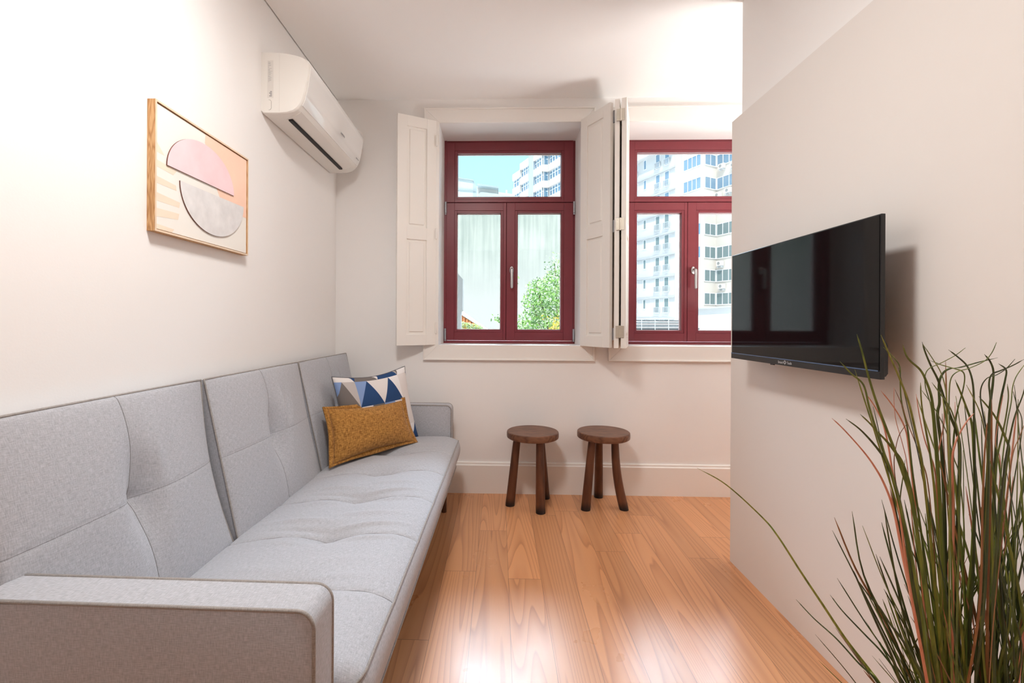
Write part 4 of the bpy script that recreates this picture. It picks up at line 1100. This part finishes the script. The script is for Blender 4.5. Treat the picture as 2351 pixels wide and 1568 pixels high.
def concrete():
    m, n, l, b = nt('stained_concrete')
    tc = n.new('ShaderNodeTexCoord')
    def noise(sc3, det, loc=(0, 0, 0)):
        mp = n.new('ShaderNodeMapping'); mp.inputs['Scale'].default_value = sc3; mp.inputs['Location'].default_value = loc
        t = n.new('ShaderNodeTexNoise'); t.inputs['Scale'].default_value = 1.0; t.inputs['Detail'].default_value = det
        l.new(tc.outputs['Object'], mp.inputs[0]); l.new(mp.outputs[0], t.inputs['Vector']); return t.outputs['Fac']
    a = noise((7.0, 7.0, 0.30), 4); c = noise((0.9, 0.9, 0.7), 5, (3, 1, 2))
    r1 = n.new('ShaderNodeValToRGB'); r1.color_ramp.elements[0].position = 0.32; r1.color_ramp.elements[1].position = 0.60
    r1.color_ramp.elements[0].color = (0.235, 0.265, 0.245, 1); r1.color_ramp.elements[1].color = (0.325, 0.345, 0.32, 1)
    r2 = n.new('ShaderNodeValToRGB'); r2.color_ramp.elements[0].position = 0.35; r2.color_ramp.elements[1].position = 0.62
    r2.color_ramp.elements[0].color = (0.86, 0.88, 0.85, 1); r2.color_ramp.elements[1].color = (1.06, 1.04, 1.01, 1)
    l.new(a, r1.inputs[0]); l.new(c, r2.inputs[0])
    mx = n.new('ShaderNodeMix'); mx.data_type = 'RGBA'; mx.blend_type = 'MULTIPLY'; mx.inputs['Factor'].default_value = 1.0
    l.new(r1.outputs[0], mx.inputs['A']); l.new(r2.outputs[0], mx.inputs['B'])
    # the lower part is smoother and paler
    sp = n.new('ShaderNodeSeparateXYZ'); l.new(tc.outputs['Object'], sp.inputs[0])
    mr = n.new('ShaderNodeMapRange'); mr.inputs['From Min'].default_value = 2.2; mr.inputs['From Max'].default_value = 5.0
    l.new(sp.outputs['Z'], mr.inputs['Value'])
    m2 = n.new('ShaderNodeMix'); m2.data_type = 'RGBA'; m2.inputs['A'].default_value = (0.345, 0.345, 0.33, 1)
    l.new(mr.outputs[0], m2.inputs['Factor']); l.new(mx.outputs['Result'], m2.inputs['B'])
    l.new(m2.outputs['Result'], b.inputs['Base Color']); b.inputs['Roughness'].default_value = 0.95
    return m
M['concrete'] = concrete()
M['neigh'] = mat('weathered_grey_panel', (0.17, 0.17, 0.165), 0.8, var=0.1, scale=3)

D_ = Vector((-0.390, 0.921, 0)).normalized()          # the street direction of the far blocks
Z_ = Vector((0, 0, 1))
def nrm_of(d):
    n_ = Vector((d.y, -d.x, 0)).normalized()
    return n_ if n_.y < 0 or (abs(n_.y) < 1e-6) else -n_
class Face:
    """a flat facade running from P along d, outward normal n"""
    def __init__(s, P, d): s.P = Vector((P[0], P[1], 0)); s.d = d.normalized(); s.n = nrm_of(s.d)
    def box(s, mb, s0, s1, z0, z1, d0, d1, mi=0):
        c = s.P + s.d*(s0+s1)/2 + s.n*(d0+d1)/2 + Z_*(z0+z1)/2
        mb.obox(c, s.d, s.n, Z_, abs(s1-s0)/2, abs(d1-d0)/2, abs(z1-z0)/2, mi)
def far_window(F, parent, s0, s1, z0, z1, panes, pm, rail=False, depth=0.0, bar=0.07):
    m = MB(); F.box(m, s0-bar, s1+bar, z1, z1+bar, -0.05, 0.06+depth); F.box(m, s0-bar, s1+bar, z0-bar, z0, -0.05, 0.10+depth)
    w = (s1-s0)/panes
    for k in range(panes+1): F.box(m, s0+w*k-bar/2, s0+w*k+bar/2, z0, z1, -0.05, 0.05+depth)
    o = m.build('window', M['wframe'], parent, recalc=True, uv=False)
    q = MB(); F.box(q, s0, s1, z0, z1, -0.04, 0.015+depth); q.build('window_pane', pm, o, uv=False)
    if rail:
        q = MB(); h = 0.85
        F.box(q, s0-0.12, s1+0.12, z0+h-0.05, z0+h, 0.22, 0.27); F.box(q, s0-0.12, s1+0.12, z0+0.02, z0+0.07, 0.22, 0.27)
        for k in range(7):
            u = s0-0.10 + (s1-s0+0.20)*k/6; F.box(q, u-0.02, u+0.02, z0+0.05, z0+h, 0.23, 0.26)
        F.box(q, s0-0.12, s0-0.08, z0, z0+h, 0, 0.25); F.box(q, s1+0.08, s1+0.12, z0, z0+h, 0, 0.25)
        q.build('balcony_rail', M['rail'], o, uv=False)

# pale grey apartment block with small windows
PA = Vector((24.66, 64.5, 0)); FA = Face(PA, D_)
ba = empty('apartment_building', PA, 'pale grey apartment block with thin ledges and slim balcony windows, seen through the right window', 'building', 'far apartment blocks')
m = MB(); FA.box(m, -0.9, 14, -12, 31, -5, 0); wa = m.build('wall', M['fa'], ba)
m = MB(); FA.box(m, -0.9, 0.0, -12, 31, 0.0, 0.25); m.build('corner_pier', M['fa'], ba)
for k in range(9):
    z = 1.86 + 3.03*k
    m = MB(); pr_ = 0.28 if k < 8 else 0.9
    FA.box(m, 0.0, 14, z-0.02, z+0.16 if k < 8 else z+0.7, 0, pr_)
    m.build('ledge', M['ledge'] if k < 8 else M['fa'], ba, uv=False)
for k in range(9):
    z = 1.86 + 3.03*k
    for (s_, w_, rl) in ((1.82, 0.42, True), (3.65, 0.40, True), (6.4, 0.26, False), (8.44, 0.36, True)):
        if rl: far_window(FA, ba, s_-w_, s_+w_, z-2.15, z-0.12, 1, M['pane2'] if k < 6 else M['pane'], True, bar=0.05)
        else: far_window(FA, ba, s_-w_, s_+w_, z-1.45, z-0.12, 1, M['pane2'] if k < 6 else M['pane'], False, bar=0.05)

# cream block with folded front
bb_ = empty('apartment_building', PA - D_*0.9, 'cream apartment block with a folded front and outdoor units, seen through the right window', 'building', 'far apartment blocks')
Pc = PA - D_*4.75; F1 = Face(PA - D_*4.75, D_)          # s from 0 to 3.85
dd = Vector((0.874, 0.486, 0)); P2 = Pc + dd*2.42
F2 = Face(Pc, dd); F3 = Face(P2, -D_)
m = MB()
poly = [PA - D_*0.9, Pc, P2, P2 - D_*11, P2 - D_*11 + Vector((8, 3.4, 0)), PA - D_*0.9 + Vector((9, 3.8, 0))]
m.prism([(p.x, p.y, -12) for p in poly], (0, 0, 45)); m.build('wall', M['fb'], bb_)
for k in range(8):
    zt = 5.16 + 3.03*k
    far_window(F2, bb_, 0.15, 2.30, zt-1.42, zt, 2, M['pane2'] if k < 4 else M['pane'], False)
    far_window(F3, bb_, 0.15, 2.9, zt-1.42, zt, 3, M['pane2'] if k < 4 else M['pane'], False)
    far_window(F3, bb_, 3.7, 5.6, zt-1.35, zt+0.02, 2, M['pane'], False)
    if k > 1: far_window(F1, bb_, 0.50, 3.45, zt-1.35, zt+0.1, 4, M['pane'], False)
for i, (s_, zz) in enumerate(((1.1, 21.35), (2.9, 20.95), (0.55, 17.75), (2.1, 17.95), (3.3, 18.2), (0.9, 8.75), (1.2, 5.75))):
    o = empty('outdoor_unit', F3.P + F3.d*s_ + Z_*zz, 'small white outdoor unit on the cream block, ' + ('left of the top pair in the transom', 'right of the top pair in the transom', 'leftmost of the three low in the transom',
        'middle of the three low in the transom', 'rightmost of the three low in the transom', 'the upper one seen in the casement', 'the lowest one of all')[i], 'air conditioner', 'outdoor units on the cream block')
    m = MB(); F3.box(m, s_-0.42, s_+0.42, zz, zz+0.60, 0.10, 0.48); m.build('casing', M['acout'], o)
    m = MB(); c = F3.P + F3.d*(s_-0.08) + F3.n*0.49 + Z_*(zz+0.30)
    ring = [c + F3.d*0.21*math.cos(a*PI/8) + Z_*0.21*math.sin(a*PI/8) for a in range(16)]
    m.prism(ring, F3.n*0.02); m.build('fan_grille', M['fan'], o, uv=False)
    m = MB(); F3.box(m, s_-0.30, s_-0.25, zz-0.25, zz, 0.0, 0.45); F3.box(m, s_+0.25, s_+0.30, zz-0.25, zz, 0.0, 0.45); F3.box(m, s_-0.30, s_+0.30, zz-0.03, zz, 0.0, 0.45)
    m.build('bracket', M['rail'], o, uv=False)

# banded office block seen over the concrete wall
B0 = Vector((6.6, 89.6, 0)); B1 = Vector((8.02, 86.3, 0)); B2 = Vector((9.18, 86.4, 0)); B3 = Vector((13.9, 75.3, 0))
A1 = Vector((5.72, 90.2, 0)); Am = Vector((4.22, 93.6, 0)); A0 = Vector((2.82, 96.8, 0))
bc = empty('office_building', B0, 'white banded office block with stepped top against the sky, seen through the left window', 'building', 'far apartment blocks')
def band_front(P, Q, top, rows, m_wall, parent, first, stag=0.0):
    d = (Q-P).normalized(); L_ = (Q-P).length; F = Face(P, d); 
    m = MB(); F.box(m, 0, L_, -5, top, -3, -0.35); m.build('wall', M['pane'], parent, uv=False)
    z = first
    for k in range(rows):
        m = MB(); F.box(m, -0.05, L_+0.05, z-1.32, z, -0.35, 0.12); m.build('spandrel', m_wall, parent, uv=False)
        n_ = max(1, round(L_/1.0)); m = MB()
        for i in range(n_+1): F.box(m, L_*i/n_-0.05, L_*i/n_+0.05, z-3.03, z-1.32, -0.35, -0.22)
        F.box(m, 0, L_, z-1.92, z-1.85, -0.35, -0.24)
        m.build('window', M['wframe'], parent, uv=False)
        z -= 3.03
for (P, Q) in ((B0, B1), (B1, B2), (B2, B3)): band_front(P, Q, 42, 8, M['fc'], bc, 40.1)
band_front(A1, Am, 33.6, 5, M['fc'], bc, 33.7); band_front(Am, A0, 32.4, 5, M['fc'], bc, 32.5)
m = MB(); m.prism([(p.x, p.y, 18) for p in (A1 + Vector((-0.02, -0.2, 0)), B0 + Vector((0.02, -0.2, 0)), B0 + Vector((3, 4, 0)), A1 + Vector((3, 6, 0)))], (0, 0, 24)); m.build('pier', M['pier'], bc)

# low roofs in front of the sky
o = empty('rooftop_shed', (-2.7, 50, 15), 'pale metal-clad roof box at the left edge of the left window', 'building')
def pv(u, v, Y): p = unpx(u, v, Y); return p
q = [pv(1020, 403, 50), pv(1086, 413.5, 50), pv(1086, 870, 50), pv(1020, 870, 50)]
m = MB(); m.prism(q, (0, 5, 0)); m.build('cladding', M['metalclad'], o)
m = MB(); m.prism([pv(1086, 413.5, 50), pv(1095, 429, 50), pv(1095, 870, 50), pv(1086, 870, 50)], (0, 5, 0)); m.build('dark_side', M['slate'], o)
m = MB(); m.prism([pv(1018, 402, 49.8), pv(1087, 412.5, 49.8), pv(1087, 414.5, 49.8), pv(1018, 404, 49.8)], (0, 5.2, 0)); m.build('roof_edge', M['slate'], o)
m = MB(); m.prism([pv(1018, 430, 49.85), pv(1092, 437, 49.85), pv(1092, 438.2, 49.85), pv(1018, 431.2, 49.85)], (0, 0.3, 0)); m.build('roof_edge', M['slate'], o)
o = empty('penthouse', (0, 56, 16), 'low white penthouse with an overhanging grey roof beside the metal-clad box', 'building')
m = MB(); m.prism([pv(1095, 427, 56), pv(1143, 434, 56), pv(1145, 855, 56), pv(1095, 855, 56)], (0, 5, 0)); m.build('wall', M['fc'], o)
m = MB(); m.prism([pv(1096, 421, 55), pv(1144.5, 428, 55), pv(1144.5, 431.5, 55), pv(1096, 425.5, 55)], (0, 7, 0)); m.build('roof', M['slate'], o)
m = MB(); m.prism([pv(1099, 446, 54.5), pv(1104, 440.6, 54.5), pv(1185, 450.5, 54.5), pv(1185, 855, 54.5), pv(1099, 855, 54.5)], (0, 0.5, 0)); m.build('parapet', M['metalclad'], o)
o = empty('rooftop_house', (1, 64, 17), 'low white roof with a stubby chimney below the banded block', 'building')
m = MB(); m.prism([pv(1144, 441, 64), pv(1182, 446, 64), pv(1182, 842, 64), pv(1144, 842, 64)], (0, 4, 0)); m.build('wall', M['fc'], o)
m = MB(); m.prism([pv(1161, 436, 63.9), pv(1165, 436, 63.9), pv(1165, 452, 63.9), pv(1161, 452, 63.9)], (0, 0.4, 0)); m.build('chimney', M['fc'], o)

# concrete wall, tiled roof and coping at its foot, corner of the next house
w_ = MB().box(-26, 4.95, 22.0, 22.6, -8, 6.75).build('concrete_wall', M['concrete']); tag(w_, 'tall streaky grey-green concrete wall behind the tree', 'wall')
w_ = MB(); w_.prism([pv(1592, 709.5, 40), pv(1760, 700, 40), pv(1760, 900, 40), pv(1592, 900, 40)], (0, 1.5, 0))
r_ = w_.build('boundary_wall', M['fa']); tag(r_, 'plain pale wall with grey coping below the cream block', 'wall')
c_ = MB(); c_.prism([pv(1590, 707.3, 39.6), pv(1760, 697.5, 39.6), pv(1760, 700.5, 39.6), pv(1590, 710, 39.6)], (0, 2.2, 0)); k_ = c_.build('coping', M['ledge']); k_.parent = r_
o = empty('neighbour_house', (-0.9, 10, 0), 'grey sloping corner of a neighbouring house at the left edge of the left window', 'building')
m = MB(); m.prism([pv(1040, 606, 10), pv(1049, 625, 10), pv(1062.5, 641, 10), pv(1062, 712, 10), pv(1058, 716, 10), pv(1057.5, 900, 10), pv(1040, 900, 10)], (0, 0.25, 0)); m.build('wall', M['neigh'], o)
o = empty('tiled_roof', (-0.5, 13, 0), 'terracotta tiled roof with a pale sloping coping at the foot of the concrete wall', 'roof')
m = MB()
tl = [pv(1056, 722, 13), pv(1122, 764, 13), pv(1135, 830, 13), pv(1050, 830, 13)]
m.prism([p + Vector((0, 0.0, 0)) for p in tl], (0, 0.3, 0.0)); m.build('tiles', M['tile'], o)
m = MB()
for k in range(10):
    a = tl[0].lerp(tl[1], k/10 + 0.05); b = tl[3].lerp(tl[2], k/10 + 0.05)
    m.tube([a - Vector((0, 0.01, 0)), b - Vector((0, 0.01, 0))], 0.035, 8)
m.build('tile_ridges', M['tile'], o)
m = MB(); m.prism([pv(1056, 711, 12.9), pv(1120, 756.5, 12.9), pv(1124, 763, 12.9), pv(1056, 719.5, 12.9)], (0, 0.45, 0)); m.build('coping', M['fa'], o)

# flat roof with pipes and railing below the grey block
fr_ = empty('flat_roof', (10, 33, 0), 'white flat roof with lagged pipes and a thin railing below the grey block', 'roof')
MB().box(7.5, 14.6, 31, 38, -6, 0.62).build('roof_slab', M['roofw'], fr_)
MB().box(7.5, 14.6, 37.6, 38, 0.62, 1.42).build('parapet', M['roofw'], fr_)
for (z, r_) in ((0.80, 0.075), (1.02, 0.11), (1.24, 0.06)):
    MB().tube([(7.6, 31.8 + z*1.5, z), (14.3, 31.9 + z*1.5, z)], r_, 12).build('pipe', M['pipe'], fr_, smooth='auto')
m = MB()
for k in range(8): m.box(7.8+k*0.9, 7.83+k*0.9, 31.1, 31.13, 0.6, 1.46)
for z in (1.44, 1.2, 0.95): m.box(7.6, 14.4, 31.1, 31.125, z, z+0.022)
m.build('railing', M['rail'], fr_)

# tree
M['leafa'] = mat('leaf_bright_green', (0.20, 0.36, 0.085), 0.6, 0.3)
M['leafb'] = mat('leaf_deep_green', (0.075, 0.17, 0.055), 0.6, 0.3)
M['leafc'] = mat('leaf_yellow', (0.55, 0.40, 0.07), 0.6, 0.3)
M['leafd'] = mat('leaf_pale', (0.38, 0.47, 0.30), 0.6, 0.3)
M['bark'] = mat('tree_bark', (0.12, 0.09, 0.065), 0.9)
def leaves(name, pts, size, mats, parent, wts):
    m = MB()
    for p in pts:
        a = Vector((random.gauss(0, 1), random.gauss(0, 1), random.gauss(0, 1))).normalized(); b = a.cross(Vector((random.gauss(0, 1), random.gauss(0, 1), random.gauss(0, 1)))).normalized()
        s_ = size*random.uniform(0.6, 1.3)
        mi = random.choices(range(len(mats)), wts)[0]
        c = a.cross(b)*s_*0.18
        f = m.bm.faces.new([m.bm.verts.new(q) for q in (p - a*s_, p - b*s_*0.45 + c, p + a*s_, p + b*s_*0.45 + c)]); f.material_index = mi
    return m.build(name, mats, parent, recalc=False, uv=False)
random.seed(5)
tree = empty('tree', (1.45, 12.6, -5.0), 'bushy green tree in front of the concrete wall', 'tree')
MB().tube([(1.45, 12.6, -5), (1.40, 12.6, -2.5), (1.5, 12.55, -0.6), (1.45, 12.6, 1.0)], [0.14, 0.12, 0.08, 0.03], 12).build('trunk', M['bark'], tree, smooth='auto')
br = []
for (a, b) in (((1.45, 12.6, -0.8), (0.45, 12.2, 0.9)), ((1.45, 12.6, -0.8), (0.1, 12.3, 0.3)), ((1.48, 12.6, 0), (1.0, 12.3, 2.1)), ((1.48, 12.6, 0), (1.5, 12.4, 2.7)), ((1.48, 12.6, -0.2), (2.4, 12.6, 2.0)), ((1.48, 12.6, -0.8), (0.9, 12.2, 1.6))):
    a, b = Vector(a), Vector(b); mid = (a+b)/2 + Vector((random.uniform(-.1, .1), 0, 0.12))
    MB().tube([a, mid, b], [0.035, 0.022, 0.008], 8).build('branch', M['bark'], tree, smooth='auto'); br += [b.lerp(mid, k/5) for k in range(3)]
pts = []
while len(pts) < 17000:
    v = Vector((random.uniform(-1, 1), random.uniform(-1, 1), random.uniform(-1, 1)))
    if v.length > 1 or v.length < 0.45: continue
    p = Vector((1.62 + v.x*1.22, 12.6 + v.y*1.0, 0.55 + v.z*2.05))
    p.x += 0.10*math.sin(p.z*5.3) + 0.06*math.sin(p.z*13 + 1)
    if random.random() < 0.25 and p.x < 0.95 and p.z > 1.2: continue
    pts.append(p)
for b in br:
    for _ in range(60): pts.append(b + Vector((random.gauss(0, .13), random.gauss(0, .1), random.gauss(0, .12))))
for _ in range(140): pts.append(Vector((random.gauss(0.06, 0.10), 12.3, random.gauss(1.22, 0.06))))
for _ in range(70): pts.append(Vector((0.42 + random.gauss(0, .05), 12.3, 2.15 + random.gauss(0, .12))))
leaves('foliage', pts, 0.042, [M['leafa'], M['leafb'], M['leafd']], tree, (50, 26, 24))
sh = empty('shrub', (1.75, 11.6, -3), 'yellow-leaved shrub at the foot of the tree', 'shrub')
MB().tube([(1.75, 11.6, -3), (1.6, 11.6, 0.6)], [0.05, 0.015], 8).build('stem', M['bark'], sh)
leaves('foliage', [Vector((random.gauss(1.58, 0.17), 11.55 + random.gauss(0, .12), random.gauss(0.95, 0.16))) for _ in range(800)], 0.042, [M['leafc'], M['leafa'], M['leafd']], sh, (70, 18, 12))
sh = empty('shrub', (-0.7, 12.7, -3), 'pale yellow-green climbing plant on the tiled roof', 'shrub')
MB().tube([(-0.7, 12.7, -3), (-0.75, 12.7, 0.6)], [0.05, 0.015], 8).build('stem', M['bark'], sh)
leaves('foliage', [Vector((x_, 12.65 + random.gauss(0, .05), 1.14 - 0.22*(x_+1.0) - abs(random.gauss(0, .12)))) for x_ in [random.uniform(-1.05, -0.45) for _ in range(700)]], 0.035, [M['leafd'], M['leafc'], M['leafa']], sh, (55, 20, 25))

g = MB().box(-60, 80, YO+0.05, 140, -5.4, -5.0).build('ground', M['ground']); tag(g, 'ground outside the house', None, None, 'structure')
